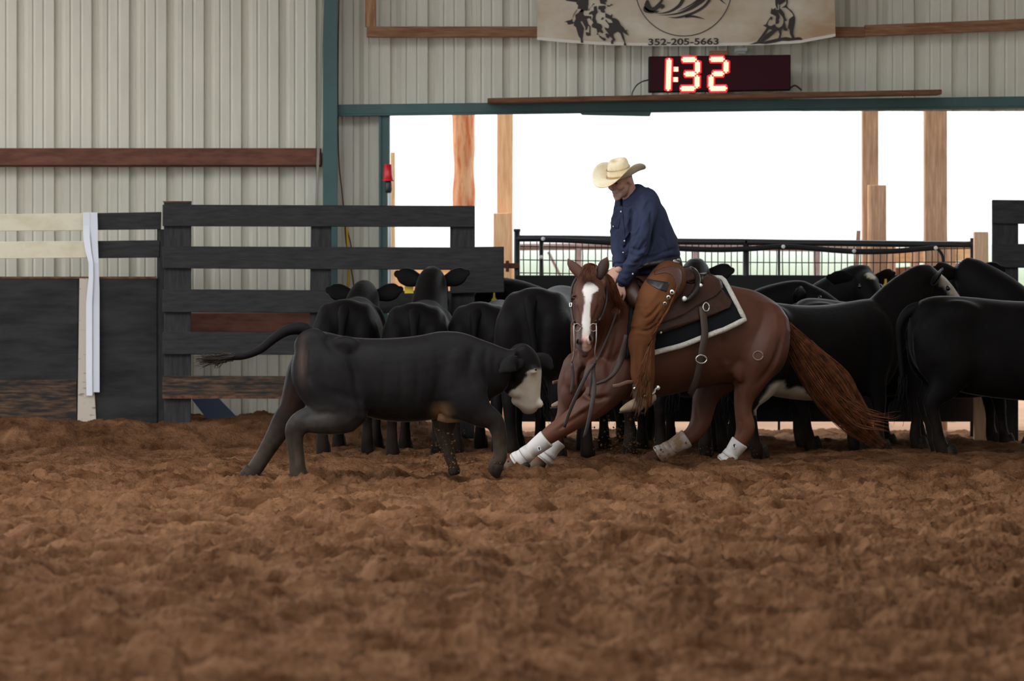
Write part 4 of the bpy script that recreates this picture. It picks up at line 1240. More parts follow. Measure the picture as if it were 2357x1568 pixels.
# head: faces the camera, nose tipped down
DH = 30.93
hc = [(1358, 632, 0.02), (1356, 648, 0.0), (1354.5, 670, -.05), (1354.5, 688, -.085), (1353, 713, -.125), (1351, 733, -.155), (1348, 754, -.185), (1346, 774, -.21), (1345, 790, -.225), (1345, 803, -.235), (1345, 811, -.235)]
hw = [.075, .100, .112, .112, .101, .082, .066, .060, .060, .048, .028]
ht = [.08, .115, .135, .15, .155, .125, .095, .082, .078, .062, .04]
hpp = np.array([W(x, y, DH + d + .09) for x, y, d in hc])
head_fwd = nrm(np.array((-0.05, -0.92, 0.36)))
hp_.append(tube(hpp, ht, hw, side=(1, 0.06, 0), n=24, k=3, e=2.3, rnd=True))
for s in (-1, 1):
    cxp = 1353.5 + s * 33
    hp_.append(ell(W(cxp, 684, DH - .035), (.026, .035, .030)))           # brow
    hp_.append(ell(W(1353 + s * 24, 722, DH + .06), (.045, .10, .075)))    # jaw cheek
    hp_.append(ell(W(1345.5 + s * 13, 783, DH - .235), (.026, .03, .034)))  # nostril rim
    hp_.append(ell(W(1349 + s * 21, 742, DH - .07), (.014, .05, .03)))
hv, hf = remesh(hp_, 0.0105, 4)
hv = sculpt(hv, hf, [
    ([(1800, 775), (1790, 815), (1768, 855), (1742, 885)], 7, -.016), ([(1775, 760), (1765, 800), (1742, 850)], 12, .008), ([(1662, 770), (1672, 808), (1678, 840)], 10, -.016),
    ([(1690, 700), (1712, 720), (1730, 750)], 16, -.010), ([(1640, 790), (1650, 830), (1665, 865)], 14, -.012), ([(1705, 850), (1702, 885), (1700, 915)], 6, .008),
    ([(1722, 905), (1726, 940), (1728, 965)], 5, -.008), ([(1704, 960), (1708, 985), (1702, 1005)], 4, -.007), ([(1600, 930), (1606, 965), (1600, 990)], 5, -.007),
    ([(1342, 842), (1336, 868), (1336, 900)], 5, -.040), ([(1316, 860), (1322, 885), (1330, 905)], 4, -.012), ([(1338, 906), (1365, 918), (1398, 914)], 5, -.028), ([(1430, 800), (1408, 845), (1398, 890)], 8, -.014),
    ([(1400, 820), (1390, 850), (1386, 880)], 9, .008), ([(1372, 918), (1340, 942), (1305, 968)], 6, .012), ([(1350, 945), (1315, 968), (1282, 992)], 4, -.008), ([(1330, 930), (1296, 960), (1266, 985)], 4, -.006),
    ([(1396, 745), (1382, 790), (1362, 830)], 4, -.010), ([(1408, 750), (1396, 800), (1376, 838)], 4, -.010), ([(1420, 762), (1410, 808), (1394, 850)], 5, -.009), ([(1386, 740), (1374, 780), (1358, 815)], 3, -.008),
    ([(1380, 700), (1370, 725), (1362, 748)], 4, -.007), ([(1326, 700), (1332, 728), (1334, 750)], 4, -.007), ([(1374, 690), (1368, 715), (1360, 735)], 4, .005), ([(1331, 692), (1335, 715), (1338, 735)], 3, .005),
    ([(1384, 676), (1378, 692), (1386, 698)], 3, -.006), ([(1322, 676), (1328, 692), (1322, 698)], 3, -.006), ([(1337, 800), (1348, 805), (1358, 800)], 2, -.006),
    ([(1480, 880), (1520, 890), (1560, 885)], 16, -.006)], 32.4)
nb_h = len(hv)
ears = []
for pts, ra in (([(1343, 640), (1336, 630), (1324, 618), (1313, 606), (1308, 597)], [.03, .036, .036, .024, .005]), ([(1378, 638), (1385, 624), (1390, 611), (1394, 601), (1397, 593)], [.03, .036, .038, .026, .005])):
    P = [W(x, y, DH - .01 + .006 * i) for i, (x, y) in enumerate(pts)]
    ears.append(tube(P, ra, [.03, .024, .018, .012, .004], side=(0, 1, 0), n=14, k=4, rnd=True))
hv, hf = join([(hv, hf)] + ears)


def pix(v):
    s = FPX / v[:, 1]
    return v[:, 0] * s + CXP, YH - (v[:, 2] - EYE) * s


HX, HY = pix(hv)
nz = vnoise(hv[:, 0] * 6, hv[:, 2] * 6, 3) - .5
nf = vnoise(hv[:, 0] * 45, hv[:, 2] * 45, 4) - .5
hcol = np.tile(np.array((.075, .0245, .0125)), (len(hv), 1)) * (1 + .25 * nz[:, None])
belly_shade = sstep(820, 910, HY) * (HX > 1400) * (HX < 1690)
hcol *= (1 - .25 * belly_shade[:, None])  # shade under the belly multiplied into the coat colour
legm = sstep(900, 980, HY)
hcol = hcol * (1 - .3 * legm[:, None]) + np.array((.17, .058, .028)) * .3 * legm[:, None]
facing = hv[:, 1] < DH + .02
lb = np.interp(HY, [648, 655, 668, 683, 696, 721, 743, 754, 771, 802, 812], [1352, 1346, 1341, 1345, 1345, 1341, 1338, 1342, 1339, 1340, 1344])
rb_ = np.interp(HY, [648, 653, 663, 670, 678, 699, 721, 743, 767, 780, 802, 812], [1356, 1365, 1377, 1375, 1363, 1360, 1357, 1360, 1358, 1355, 1362, 1350])
bl = sstep(-1.5, 1.5, HX - lb + nf * 3) * sstep(-1.5, 1.5, rb_ - HX + nf * 3) * sstep(646, 651, HY) * (1 - sstep(806, 812, HY)) * facing * (HX > 1300) * (HX < 1400)
pinkm = sstep(755, 785, HY)
wcol = np.array((.62, .56, .52))[None] * (1 - pinkm[:, None]) + np.array((.50, .30, .25))[None] * pinkm[:, None]
mz = sstep(748, 785, HY) * (HX > 1310) * (HX < 1380) * (hv[:, 1] < DH + .0) * (HY < 818)
hcol = hcol * (1 - mz[:, None] * .7) + np.array((.085, .065, .058)) * mz[:, None] * .7
hcol = hcol * (1 - bl[:, None]) + wcol * bl[:, None]
er_m = (np.arange(len(hv)) >= nb_h) & (HX > 1370) & (hv[:, 1] < DH + .0)
hcol[er_m] *= .35
hoofm = sstep(1058, 1066, HY) * (HX < 1760)
hcol = hcol * (1 - hoofm[:, None]) + np.array((.10, .065, .04)) * hoofm[:, None]
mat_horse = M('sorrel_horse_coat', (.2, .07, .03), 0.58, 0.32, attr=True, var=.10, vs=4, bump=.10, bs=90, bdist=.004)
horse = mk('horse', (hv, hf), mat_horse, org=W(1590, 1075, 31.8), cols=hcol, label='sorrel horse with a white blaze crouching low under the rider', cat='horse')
# pale brand ring on the near thigh
bvh = BVHTree.FromPolygons([tuple(p) for p in hv], [tuple(int(i) for i in q) for q in hf])
CAMP = Vector((0, 0, EYE))


def onb(px, py, off=0.0, tree=None):
    """point on the horse under pixel (px, py), lifted off the skin by off"""
    d = (Vector(W(px, py, 30.0)) - CAMP).normalized()
    loc, no, _, dist = (tree or bvh).ray_cast(CAMP, d)
    if loc is None:
        loc, no, _, dist = (tree or bvh).find_nearest(Vector(Hs(px, py, .2)))
    no = Vector(no)
    if no.dot(d) > 0:
        no = -no
    return np.array(loc) + np.array(no) * off


ringp = [onb(1745 + 11 * math.cos(t), 819 + 10 * math.sin(t), .002) for t in np.linspace(0, 2 * math.pi, 25)]
mk('brand_mark', tube(ringp, .006, n=6, k=1), M('pale_brand_hair', (.20, .12, .09), .7, .2), horse, label='pale ring brand on the thigh')
mat_lid = M('dark_brown_eyelid', (.040, .016, .009), .6, .2)
for s, (x, y) in ((-1, (1322, 686)), (1, (1384, 687))):
    mk('eye', ell(W(x, y, DH - .070), (.016, .016, .014)), mat_eye, horse)
    mk('eyelid', tube([W(x - 6, y + 1, DH - .068), W(x - 2, y - 4.5, DH - .086), W(x + 2, y - 4.5, DH - .086), W(x + 6, y + 1, DH - .068)], [.004, .006, .006, .004], n=8, k=4, rnd=True), mat_lid, horse)
mat_nos = M('dark_nostril', (.012, .008, .007), .8, .05)
mk('nostril', ell(W(1358.5, 779, DH - .258), (.0095, .010, .020), (nrm((1, 0, .25)), (0, 1, 0), nrm((-.25, 0, 1)))), mat_nos, horse)
mk('nostril', ell(W(1329.5, 785, DH - .254), (.008, .010, .019), (nrm((1, 0, -.35)), (0, 1, 0), nrm((.35, 0, 1)))), mat_nos, horse)
mat_hh = M('horse_hoof', (.16, .10, .06), .8, .15, col2=(.10, .06, .036), vs=18)
for (x0, y0), (x1, y1), d in (((1188, 1066), (1166, 1080), DN), ((1246, 1062), (1234, 1078), DFR), ((1666, 1070), (1652, 1086), DNH + .04), ((1502, 1056), (1474, 1070), DFH)):
    mk('hoof', tube([W(x0, y0, d), W((x0 + x1) / 2, (y0 + y1) / 2, d), W(x1, y1, d)], [.042, .048, .050], [.042, .048, .05], n=14, k=2), mat_hh, horse)


def lock(guide, radii, n, r, wave, seed, k=5, flat=0.6, tmin=.75, start=0.0, clumps=0):
    """many thin strands following a guide path, spread inside its radii"""
    g = np.random.default_rng(seed)
    A = cr(np.column_stack([guide, radii]), k)
    P, R = A[:, :3], A[:, 3]
    T = nrm(np.gradient(P, axis=0))
    S = nrm(np.cross(T, np.array([0, 1.0, 0])))
    Y = np.cross(S, T)
    m = len(P)
    t = np.linspace(0, 1, m)
    vs, fs, o = [], [], 0
    CL = []
    for i in range(max(clumps, 1)):
        an, rad = g.uniform(0, 6.283), math.sqrt(g.uniform(0, 1))
        CL.append((math.cos(an) * rad, math.sin(an) * rad * flat, g.uniform(0, 6.28, 2), g.uniform(5, 12, 2), g.uniform(tmin, 1)))
    for i in range(n):
        an, rad = g.uniform(0, 6.283), math.sqrt(g.uniform(0, 1))
        a, b = math.cos(an) * rad, math.sin(an) * rad * flat
        cl = CL[i % len(CL)]
        if clumps:
            a, b = cl[0] + a * .16, cl[1] + b * .16
        s0 = g.uniform(0, start)
        s1 = g.uniform(tmin, 1.0)
        tt = s0 + (s1 - s0) * t
        pp = np.stack([np.interp(tt, t, P[:, c]) for c in range(3)], -1)
        ss = np.stack([np.interp(tt, t, S[:, c]) for c in range(3)], -1)
        ys = np.stack([np.interp(tt, t, Y[:, c]) for c in range(3)], -1)
        rr = np.interp(tt, t, R)
        ph = g.uniform(0, 6.28, 2)
        fr = g.uniform(8, 16, 2)
        if clumps:
            ph, fr = cl[2] + ph * .08, cl[3] + fr * .03
        pp = pp + ss * (rr * (a + .10 * np.sin(fr[0] * tt + ph[0])) + wave * tt * np.sin(fr[1] * tt + ph[1]))[:, None] + ys * (rr * (b + .08 * np.sin(fr[1] * tt + ph[1])))[:, None]
        w = r * g.uniform(.6, 1.3) * np.minimum(1, 3.2 * (1 - t) + .15)
        for q in range(3):
            aa = q * 2.094
            vs.append(pp + (ss * math.cos(aa) + ys * math.sin(aa)) * w[:, None])
        for j in range(m - 1):
            for q in range(3):
                p = (q + 1) % 3
                fs.append((o + q * m + j, o + p * m + j, o + p * m + j + 1, o + q * m + j + 1))
        o += 3 * m
    return np.vstack(vs), fs


mat_tail = M('red_brown_tail_hair', (.060, .019, .008), .5, .25, col2=(.185, .058, .020), vs=9, stretch=(2, 2, 2))
mat_tailc = M('dark_tail_core', (.045, .016, .008), .7, .2, bump=.5, bs=40)
tg = [(1800, 738, 8), (1819, 768, 18), (1843, 806, 31), (1876, 852, 43), (1914, 902, 46), (1954, 952, 35), (1994, 996, 21), (2036, 1030, 6)]
DT = Dp(1800) - .02
G_ = np.array([W(x, y, DT + .04 * i) for i, (x, y, r) in enumerate(tg)])
R_t = np.array([r * 32.2 / FPX for *_, r in tg])
tailo = mk('tail', tube(G_[:-1], R_t[:-1] * .55, R_t[:-1] * .4, n=12, k=4, rnd=True), mat_tailc, horse)
mk('tail_hair', lock(G_, R_t * 1.02, 1200, .0028, .016, 21, flat=.8, tmin=.66, start=.45, clumps=75), mat_tail, tailo, kind='stuff')
G2 = np.array([W(x, y, DT + .1) for x, y in ((1870, 845), (1930, 905), (1985, 945), (2040, 958), (2085, 952))])
mk('tail_wisp', lock(G2, [.05, .05, .04, .03, .015], 14, .0022, .012, 22, tmin=.6), mat_tail, tailo, kind='stuff')
G3 = np.array([W(x, y, DT + .1) for x, y in ((1880, 870), (1945, 940), (1990, 975), (2040, 985), (2070, 990))])
mk('tail_wisp', lock(G3, [.05, .05, .04, .03, .015], 16, .0022, .012, 23, tmin=.6), mat_tail, tailo, kind='stuff')
# mane falls to the right of the face, forelock between the ears
mat_mane = M('sorrel_mane', (.085, .026, .011), .5, .3, col2=(.17, .06, .026), vs=14)
mn = []
for i, (x0, y0, x1, y1, x2, y2) in enumerate(((1372, 626, 1396, 640, 1404, 668), (1380, 628, 1402, 648, 1412, 684), (1388, 634, 1408, 660, 1420, 704), (1394, 642, 1412, 672, 1424, 716), (1400, 650, 1418, 684, 1432, 722), (1398, 660, 1412, 700, 1418, 745))):
    a, b = W(x0, y0, DH + .10), W(x1, y1, DH + .09 + .03 * i)
    c = onb(x2, y2, .02)
    c[1] = min(c[1], DH + .35)
    mn.append(lock(np.array([a, b, (b + c) / 2, c]), [.02, .03, .035, .02], 110, .0017, .004, 40 + i))
mk('mane', join(mn), mat_mane, horse, kind='stuff')
fl_ = [lock(np.array([W(1362, 622, DH + .06), W(1358, 616, DH - .02), W(1354 + d, 630, DH - .10), W(1346 + d * 2.4, 652, DH - .13)]), [.02, .035, .04, .02], 120, .0016, .004, 60 + i) for i, d in enumerate((-6, 0, 6))]
mk('forelock', join(fl_), mat_mane, horse, kind='stuff')
# ------------------------------------------------------------------ tack: leg boots, pad, saddle, breast strap, bridle
mat_boot = M('white_leg_boot', (.58, .54, .52), .55, .3, col2=(.40, .30, .21), vs=7, lo=.45, hi=.75, bump=.15, bs=30)
mat_bseam = M('boot_seam', (.35, .27, .2), .7, .2)
mat_blk2 = M('black_patch', (.01, .01, .01), .6, .3)
mat_wpatch = M('white_patch', (.7, .7, .7), .5, .3)


mat_bootd = M('dirt_stained_leg_boot', (.56, .51, .48), .6, .25, col2=(.27, .165, .095), vs=6, lo=.36, hi=.58, bump=.2, bs=30)


def leg_boot(label, a, b, ra, rb, emblem=None, mat=None):
    """a padded sleeve around the cannon from a (top) to b (fetlock)"""
    a, b = np.asarray(a), np.asarray(b)
    d = nrm(b - a)
    ts = [-.02, 0, .06, .3, .55, .74, .86, .97, 1.0]
    rr = [ra - .010, ra + .002, ra + .003, ra - .003, rb - .005, rb + .000, rb + .006, rb + .010, rb + .002]
    P = [a + (b - a) * t for t in ts]
    side = (0.15, 1, 0)
    o = mk('leg_boot', tube(P, rr, [r * .93 for r in rr], side=side, n=24, k=3), mat or mat_boot, org=b - (0, 0, .05), label=label, cat='leg boot', group='white boots on the horse legs')
    for t0, t1 in ((.52, .70), (.80, .93)):
        Q = [a + (b - a) * t for t in (t0, t0 + .01, (t0 + t1) / 2, t1 - .01, t1)]
        r0 = np.interp([t0, (t0 + t1) / 2, t1], ts, rr)
        mk('strap', tube(Q, [r0[0] - .004, r0[0] + .003, r0[1] + .003, r0[2] + .003, r0[2] - .004], [x * .94 for x in (r0[0] - .004, r0[0] + .003, r0[1] + .003, r0[2] + .003, r0[2] - .004)], side=side, n=24, k=1), mat or mat_boot, o)
        mk('seam', tube([a + (b - a) * t1, a + (b - a) * (t1 + .015)], [r0[2] + .0035, r0[2] + .003], [r0[2] * .94 + .003] * 2, side=side, n=20, k=1), mat_bseam, o)
    if emblem is not None:
        x, y, D = emblem
        c = W(x, y, D)
        mk('badge', quad([(x - 5, y - 3.5), (x + 2, y - 6), (x + 5, y + 3), (x - 2, y + 6)], D, .004, .0005), mat_wpatch, o, smooth=False, label='small white badge with a black mark')
        mk('badge_mark', poly([(x - 2, y - 3), (x + 1, y - 3.5), (x + 2.4, y - 1), (x + .8, y + .2), (x + 2, y + 2), (x, y + 4), (x - 1.4, y + 2.6), (x - .6, y + .6), (x - 2.4, y - .6)], D - .002, .002), mat_blk2, o, smooth=False)
    return o


leg_boot('white boot on the leading near foreleg stretched toward the calf', W(1258, 1010, DN - .05), W(1186, 1066, DN - .01), .062, .058, (1241, 1033, DN - .125))
leg_boot('white boot on the far foreleg half hidden behind the leading one', W(1284, 1015, DFR - .01), W(1248, 1060, DFR - .02), .060, .064)
leg_boot('dirt-stained white boot on the far hind leg in mid slide', W(1581, 1009, DFH), W(1514, 1050, DFH), .064, .060, mat=mat_bootd)
leg_boot('white boot on the near hind leg beneath the ring brand', W(1703, 1018, DNH + .03), W(1668, 1066, DNH + .04), .062, .058, (1690, 1027, DNH - .04))
mk('hoof_guard', ell(W(1206, 1072, DN - .045), (.045, .03, .028)), mat_blk2, bpy.data.objects['leg_boot'], label='black fetlock guard')

# --- saddle pad: thick black felt with a fleece border, bent over the back
mat_felt = M('black_wool_felt', (.010, .011, .013), .95, .1, bump=.5, bs=120, bdist=.004)
mat_fleece = M('white_fleece', (.66, .62, .56), .95, .1, col2=(.52, .48, .42), vs=30, bump=1.0, bs=90, bdist=.01)


def ipoly(pts, n):
    pts = np.array(pts, float)
    L = np.concatenate([[0], np.cumsum(np.linalg.norm(np.diff(pts, axis=0), axis=1))])
    t = np.linspace(0, L[-1], n)
    return np.stack([np.interp(t, L, pts[:, 0]), np.interp(t, L, pts[:, 1])], -1)


def patch(bot, top, off, nu=22, nv=12, over=True, tree=None, pinch=None):
    """grid on the visible flank between two pixel polylines, carried over the spine to the hidden flank when over"""
    B, T = ipoly(bot, nu), ipoly(top, nu)
    rows = []
    for j in range(nv):
        v = j / (nv - 1)
        rows.append([onb(*(B[i] * (1 - v) + T[i] * v), off, tree) for i in range(nu)])
    R = np.array(rows)
    if over:
        o = W(1590, 700, Dp(1590))
        M_ = mirror(R)
        lat = ((R[-1] - o) @ nl)
        crest = (R[-1] + M_[-1]) / 2
        crest[:, 2] += np.abs(lat) * .22
        q1 = R[-1] * .5 + crest * .5
        q1[:, 2] += np.abs(lat) * .10
        q2 = M_[-1] * .5 + crest * .5
        q2[:, 2] += np.abs(lat) * .10
        R = np.concatenate([R, [q1], [crest], [q2], M_[::-1]])
    return R


def thick(R, th):
    """closed sheet of thickness th from a grid of points (rows, cols, 3)"""
    m, n = R.shape[:2]
    du = np.gradient(R, axis=1)
    dv = np.gradient(R, axis=0)
    N_ = nrm(np.cross(du, dv))
    o = R.reshape(-1, 3)
    if (N_[2, n // 2] @ nl) < 0:
        N_ = -N_
    i_ = (R - N_ * th).reshape(-1, 3)
    v = np.vstack([o, i_])
    k = m * n
    f = []
    for a in range(m - 1):
        for b in range(n - 1):
            p = a * n + b
            f.append((p, p + 1, p + n + 1, p + n))
            f.append((k + p, k + p + n, k + p + n + 1, k + p + 1))
    ed = [(0 * n + b) for b in range(n)] + [a * n + n - 1 for a in range(1, m)] + [(m - 1) * n + b for b in range(n - 2, -1, -1)] + [a * n for a in range(m - 2, 0, -1)]
    for a, b in zip(ed, ed[1:] + ed[:1]):
        f.append((a, k + a, k + b, b))
    return v, f


pad_bot = [(1440, 826), (1507, 810), (1561, 796), (1617, 775), (1667, 756), (1708, 738)]
pad_top = [(1448, 662), (1500, 660), (1550, 660), (1600, 656), (1632, 652), (1664, 655)]
RP = patch(pad_bot, pad_top, .030)
pad = mk('saddle_pad', thick(RP, .024), mat_felt, label='black felt saddle pad edged with white fleece under the brown saddle', cat='saddle pad', fix=True)
rim = np.concatenate([RP[0, :], RP[1:, -1], RP[-1, ::-1][1:]])
mk('fleece_edge', tube(rim[2:-2], .019, n=10, k=1), mat_fleece, pad, label='white fleece border')

# --- western saddle
mat_lea = M('dark_brown_saddle_leather', (.034, .0125, .0085), .45, .35, col2=(.052, .020, .013), vs=7, bump=.35, bs=70, bdist=.003)
mat_lea2 = M('tooled_brown_leather', (.048, .019, .0125), .42, .4, col2=(.026, .010, .007), vs=26, bump=.6, bs=60, bdist=.004)
mat_ldk = M('near_black_leather', (.016, .010, .008), .45, .4, bump=.3, bs=60)
mat_strap = M('weathered_strap_leather', (.062, .040, .032), .55, .35, bump=.25, bs=50)
mat_chrome = M('nickel', (.78, .76, .72), .38, .5, metal=.85)
sad = root('saddle', Hs(1560, 660, 0), 'brown tooled western saddle beneath the rider on the black felt pad', 'saddle')
sk = patch([(1470, 778), (1513, 768), (1540, 760), (1586, 745), (1630, 729), (1672, 713)], [(1470, 668), (1513, 668), (1550, 666), (1600, 658), (1640, 660), (1676, 700)], .050)
mk('skirt', thick(sk, .014), mat_lea2, sad, fix=True)
jk = patch([(1480, 755), (1530, 744), (1570, 727), (1592, 712), (1632, 694), (1656, 676)], [(1480, 664), (1520, 660), (1555, 655), (1600, 648), (1630, 652), (1654, 664)], .064)
mk('rear_jockey', thick(jk, .012), mat_lea, sad, fix=True)
seat_pts = []
for x, y, h in ((1475, 646, .10), (1500, 652, .15), (1530, 650, .19), (1560, 642, .20), (1580, 634, .17), (1590, 632, .10)):
    seat_pts.append((Hs(x, y, 0), h))
mk('seat', loft([p for p, h in seat_pts], [np.array((0, 0, .055))] * 6, [nl * h for p, h in seat_pts], n=20), mat_lea, sad)
cant = [Hs(1582, 690, .33), Hs(1598, 672, .31), Hs(1606, 652, .26), Hs(1603, 636, .18), Hs(1593, 625, .08), Hs(1588, 622, 0)]
cant = np.array(cant + [mirror(p) for p in cant[-2::-1]])
mk('cantle', tube(cant, [.026, .034, .036, .034, .030, .028, .030, .034, .036, .034, .026], [.018] * 11, side=ax_, n=12, k=3, rnd=True), mat_ldk, sad, label='dark rolled cantle')
swl = np.array([onb(1462, 700, .06), Hs(1452, 668, .18), Hs(1445, 648, .10), Hs(1442, 642, 0)])
swl = np.vstack([swl, mirror(swl[-2::-1])])
mk('swell', tube(swl, .06, n=14, k=3, rnd=True), mat_lea, sad)
mk('horn', tube([Hs(1437, 648, 0), Hs(1430, 636, 0), Hs(1425, 628, 0), Hs(1424, 625, 0)], [.032, .026, .028, .042], n=14, k=3, rnd=True), mat_ldk, sad)


def concho(px, py, r, parent, base=None, tree=None, off=.07, name='concho'):
    p = onb(px, py, off, tree) if base is None else base
    d = nrm(np.array((0, 0, EYE)) - p)
    o = mk(name, tube([p - d * .004, p + d * .004, p + d * .007], [r, r, r * .6], n=14, k=1), mat_chrome, parent)
    return o


concho(1575, 688, .020, sad, base=Hs(1575, 688, .355))
concho(1613, 657, .014, sad, base=Hs(1613, 657, .31))
concho(1513, 766, .009, sad, off=.066)


def strap_on(pts, w, off, th=.006, tree=None, k=4):
    """flat strap lying on the horse along a pixel path"""
    A = cr(np.array(pts, float), k)
    T = nrm(np.gradient(A, axis=0))
    N2 = np.stack([-T[:, 1], T[:, 0]], -1)
    wpx = np.interp(np.linspace(0, 1, len(A)), np.linspace(0, 1, len(np.atleast_1d(w))), np.atleast_1d(w)) / 2
    R = np.array([[onb(*(A[i] + N2[i] * wpx[i] * s), off, tree) for i in range(len(A))] for s in (-1, 0, 1)])
    return thick(R, th)


mk('rear_cinch', strap_on([(1606, 712), (1609, 740), (1611, 770), (1606, 800), (1599, 835), (1592, 865), (1580, 893)], [15, 15, 15, 15, 14, 13], .062), mat_strap, sad, fix=True, label='worn brown rear cinch strap')
bk = [onb(1600 + 12 * math.cos(t), 822 + 9 * math.sin(t), .075) for t in np.linspace(0, 2 * math.pi, 20)]
mk('cinch_buckle', tube(bk, .005, n=6, k=1), mat_chrome, sad)
rg = [onb(1612 + 7 * math.cos(t), 715 + 9 * math.sin(t), .075) for t in np.linspace(0, 2 * math.pi, 18)]
mk('cinch_ring', tube(rg, .004, n=6, k=1), mat_chrome, sad)
# fender and stirrup on the near side, the same mirrored on the hidden side
fen = np.array([Hs(1490, 700, .35), Hs(1474, 780, .36), Hs(1467, 850, .36), Hs(1466, 884, .36)])


def stirrup(mir):
    q = mirror if mir else (lambda p: p)
    mk('fender', tube(q(fen), [.07, .06, .03, .022], [.008] * 4, side=nl, n=10, k=3), mat_lea, sad)
    c = [(1463, 884), (1461, 905), (1464, 930), (1470, 948), (1480, 950), (1486, 934), (1480, 905), (1470, 884)]
    mk('stirrup', tube(q(np.array([Hs(x, y, .36) for x, y in c])), [.008] * 8, [.03] * 8, side=nl, n=10, k=3), mat_strap, sad)
    mk('stirrup_leather', tube(q(np.array([Hs(1411, 889, .40), Hs(1425, 887, .41), Hs(1445, 880, .41), Hs(1458, 880, .40)])), [.013, .014, .014, .012], [.006] * 4, side=nl, n=8, k=3), M('pale_strap', (.16, .085, .06), .55, .3), sad)


mk('stirrup_side', quad([(1455, 886), (1466, 884), (1481, 942), (1470, 950)], Dp(1466) - .56, .012, .003), mat_strap, sad, smooth=False, label='worn leather stirrup side with a silver stud')
mk('stirrup_stud', ell(W(1461, 894, Dp(1466) - .565), (.011, .006, .009)), mat_chrome, sad)
stirrup(False)
stirrup(True)
# --- breast strap
bs = root('breast_strap', onb(1420, 850, .01), 'brown leather breast strap across the chest and shoulder of the horse', 'strap')
mk('shoulder_strap', strap_on([(1443, 772), (1436, 800), (1428, 828), (1414, 856), (1396, 874), (1372, 884)], [15, 15, 14, 11, 7, 4], .010), mat_strap, bs, fix=True)
# --- bridle: headstall, bit, reins
bd = root('bridle', W(1350, 800, DH), 'dark leather bridle with shanked bit and long hanging reins on the sorrel horse', 'bridle')


def wt(pts, D, r, n=8, k=4):
    return tube([W(x, y, D + d) for x, y, d in pts], r, n=n, k=k)


mk('cheek_strap', tube([W(1391, 640, DH - .02), W(1396, 660, DH - .00), W(1396, 690, DH + .0), W(1389, 718, DH - .06), W(1379, 738, DH - .14)], [.0085] * 5, [.005] * 5, n=8, k=3), mat_ldk, bd)
mk('cheek_strap', tube([W(1326, 640, DH - .02), W(1317, 660, DH - .04), W(1314, 690, DH - .06), W(1316, 720, DH - .10), W(1321, 748, DH - .15)], [.0085] * 5, [.005] * 5, n=8, k=3), mat_ldk, bd)
mk('crown_strap', wt([(1328, 638, -.0), (1345, 622, .05), (1365, 618, .06), (1390, 636, -.0)], DH, .008), mat_ldk, bd)
mk('cheek_buckle', wt([(1311, 698, -.08), (1316, 698, -.1), (1315, 706, -.1), (1311, 706, -.08), (1311, 698, -.08)], DH, .0035, 6, 1), mat_chrome, bd)
mat_bit = M('dull_steel_bit', (.30, .28, .26), .4, .5, metal=.9)
for dx, x0 in ((1, 1372), (-1, 1322)):
    mk('bit_shank', wt([(x0, 744, -.20), (x0 + 1 * dx, 760, -.22), (x0 - 0 * dx, 785, -.23), (x0 - 3 * dx + (0 if dx > 0 else -4), 815, -.22), (x0 + (0 if dx > 0 else -6), 835, -.20)], DH, .0045, 8), mat_bit, bd)
    mk('bit_ring', wt([(x0 + 8 * math.cos(t) - 6 * dx, 754 + 9 * math.sin(t), -.21) for t in np.linspace(0, 6.283, 14)], DH, .003, 6, 1), mat_bit, bd)
    mk('chin_strap', wt([(x0, 738, -.18), (x0 - 3 * dx, 750, -.10), (x0 - 8 * dx, 762, .02)], DH, .007, 6), mat_ldk, bd)
mat_rein = M('worn_rein_leather', (.036, .026, .024), .5, .35, bump=.2, bs=50)
mk('rein', tube([W(1370, 834, DH - .20), W(1366, 850, DH - .18), W(1368, 895, DH - .2), W(1362, 935, DH - .22), W(1355, 970, DH - .22), W(1345, 1008, DH - .2)], [.010, .012, .014, .014, .013, .011], [.005] * 6, n=8, k=4), mat_rein, bd)
mk('rein', tube([W(1368, 836, DH - .19), W(1352, 860, DH - .2), W(1332, 900, DH - .2), W(1312, 945, DH - .18), W(1299, 984, DH - .16)], [.009, .012, .013, .012, .010], [.005] * 5, n=8, k=4), mat_rein, bd)
mk('rein', tube([W(1316, 836, DH - .2), W(1319, 870, DH - .2), W(1314, 908, DH - .2)], [.010, .011, .008], [.005] * 3, n=8, k=4), mat_rein, bd)
mk('rein', tube([W(1365, 840, DH - .18), W(1360, 880, DH - .18), W(1356, 912, DH - .18)], [.008, .009, .006], [.004] * 3, n=8, k=4), mat_rein, bd)
mk('rein', tube([W(1372, 832, DH - .18), W(1392, 790, DH - .05), W(1412, 740, DH + .15), W(1424, 700, DH + .3), W(1416, 676, DH + .36)], [.007] * 5, [.004] * 5, n=8, k=4), mat_rein, bd)
# ------------------------------------------------------------------ the rider
def Rr(px, py, off=0.0):
    """pixel on the rider's own upright plane, off metres nearer the camera"""
    return W(px, py, Dp(px) - off)


fwd = -ax_                                           # the way the horse and rider sit
pf_ = nrm(np.array((-.62, -.68, -.36)))             # face direction
pu = nrm(np.array((0, 0, 1.0)) - pf_ * pf_[2])
pl = np.cross(pu, pf_)
HC_ = W(1427, 418, Dp(1424) - .02)


def fh(a, b, c):
    return HC_ + pf_ * a + pl * b + pu * c


fax = (pf_, pl, pu)
bp = []
# skull, jaw, neck
bp += [ell(fh(-.015, 0, .035), (.098, .076, .090), fax), ell(fh(.012, 0, -.035), (.072, .060, .075), fax), ell(fh(.048, 0, -.078), (.038, .042, .032), fax), ell(fh(.066, 0, -.098), (.022, .026, .018), fax)]
bp += [tube([fh(-.045, 0, .0), fh(-.055, 0, -.08), fh(-.075, 0, -.15), fh(-.10, 0, -.22)], [.062, .060, .064, .075], [.058, .056, .062, .085], side=pl, n=16)]
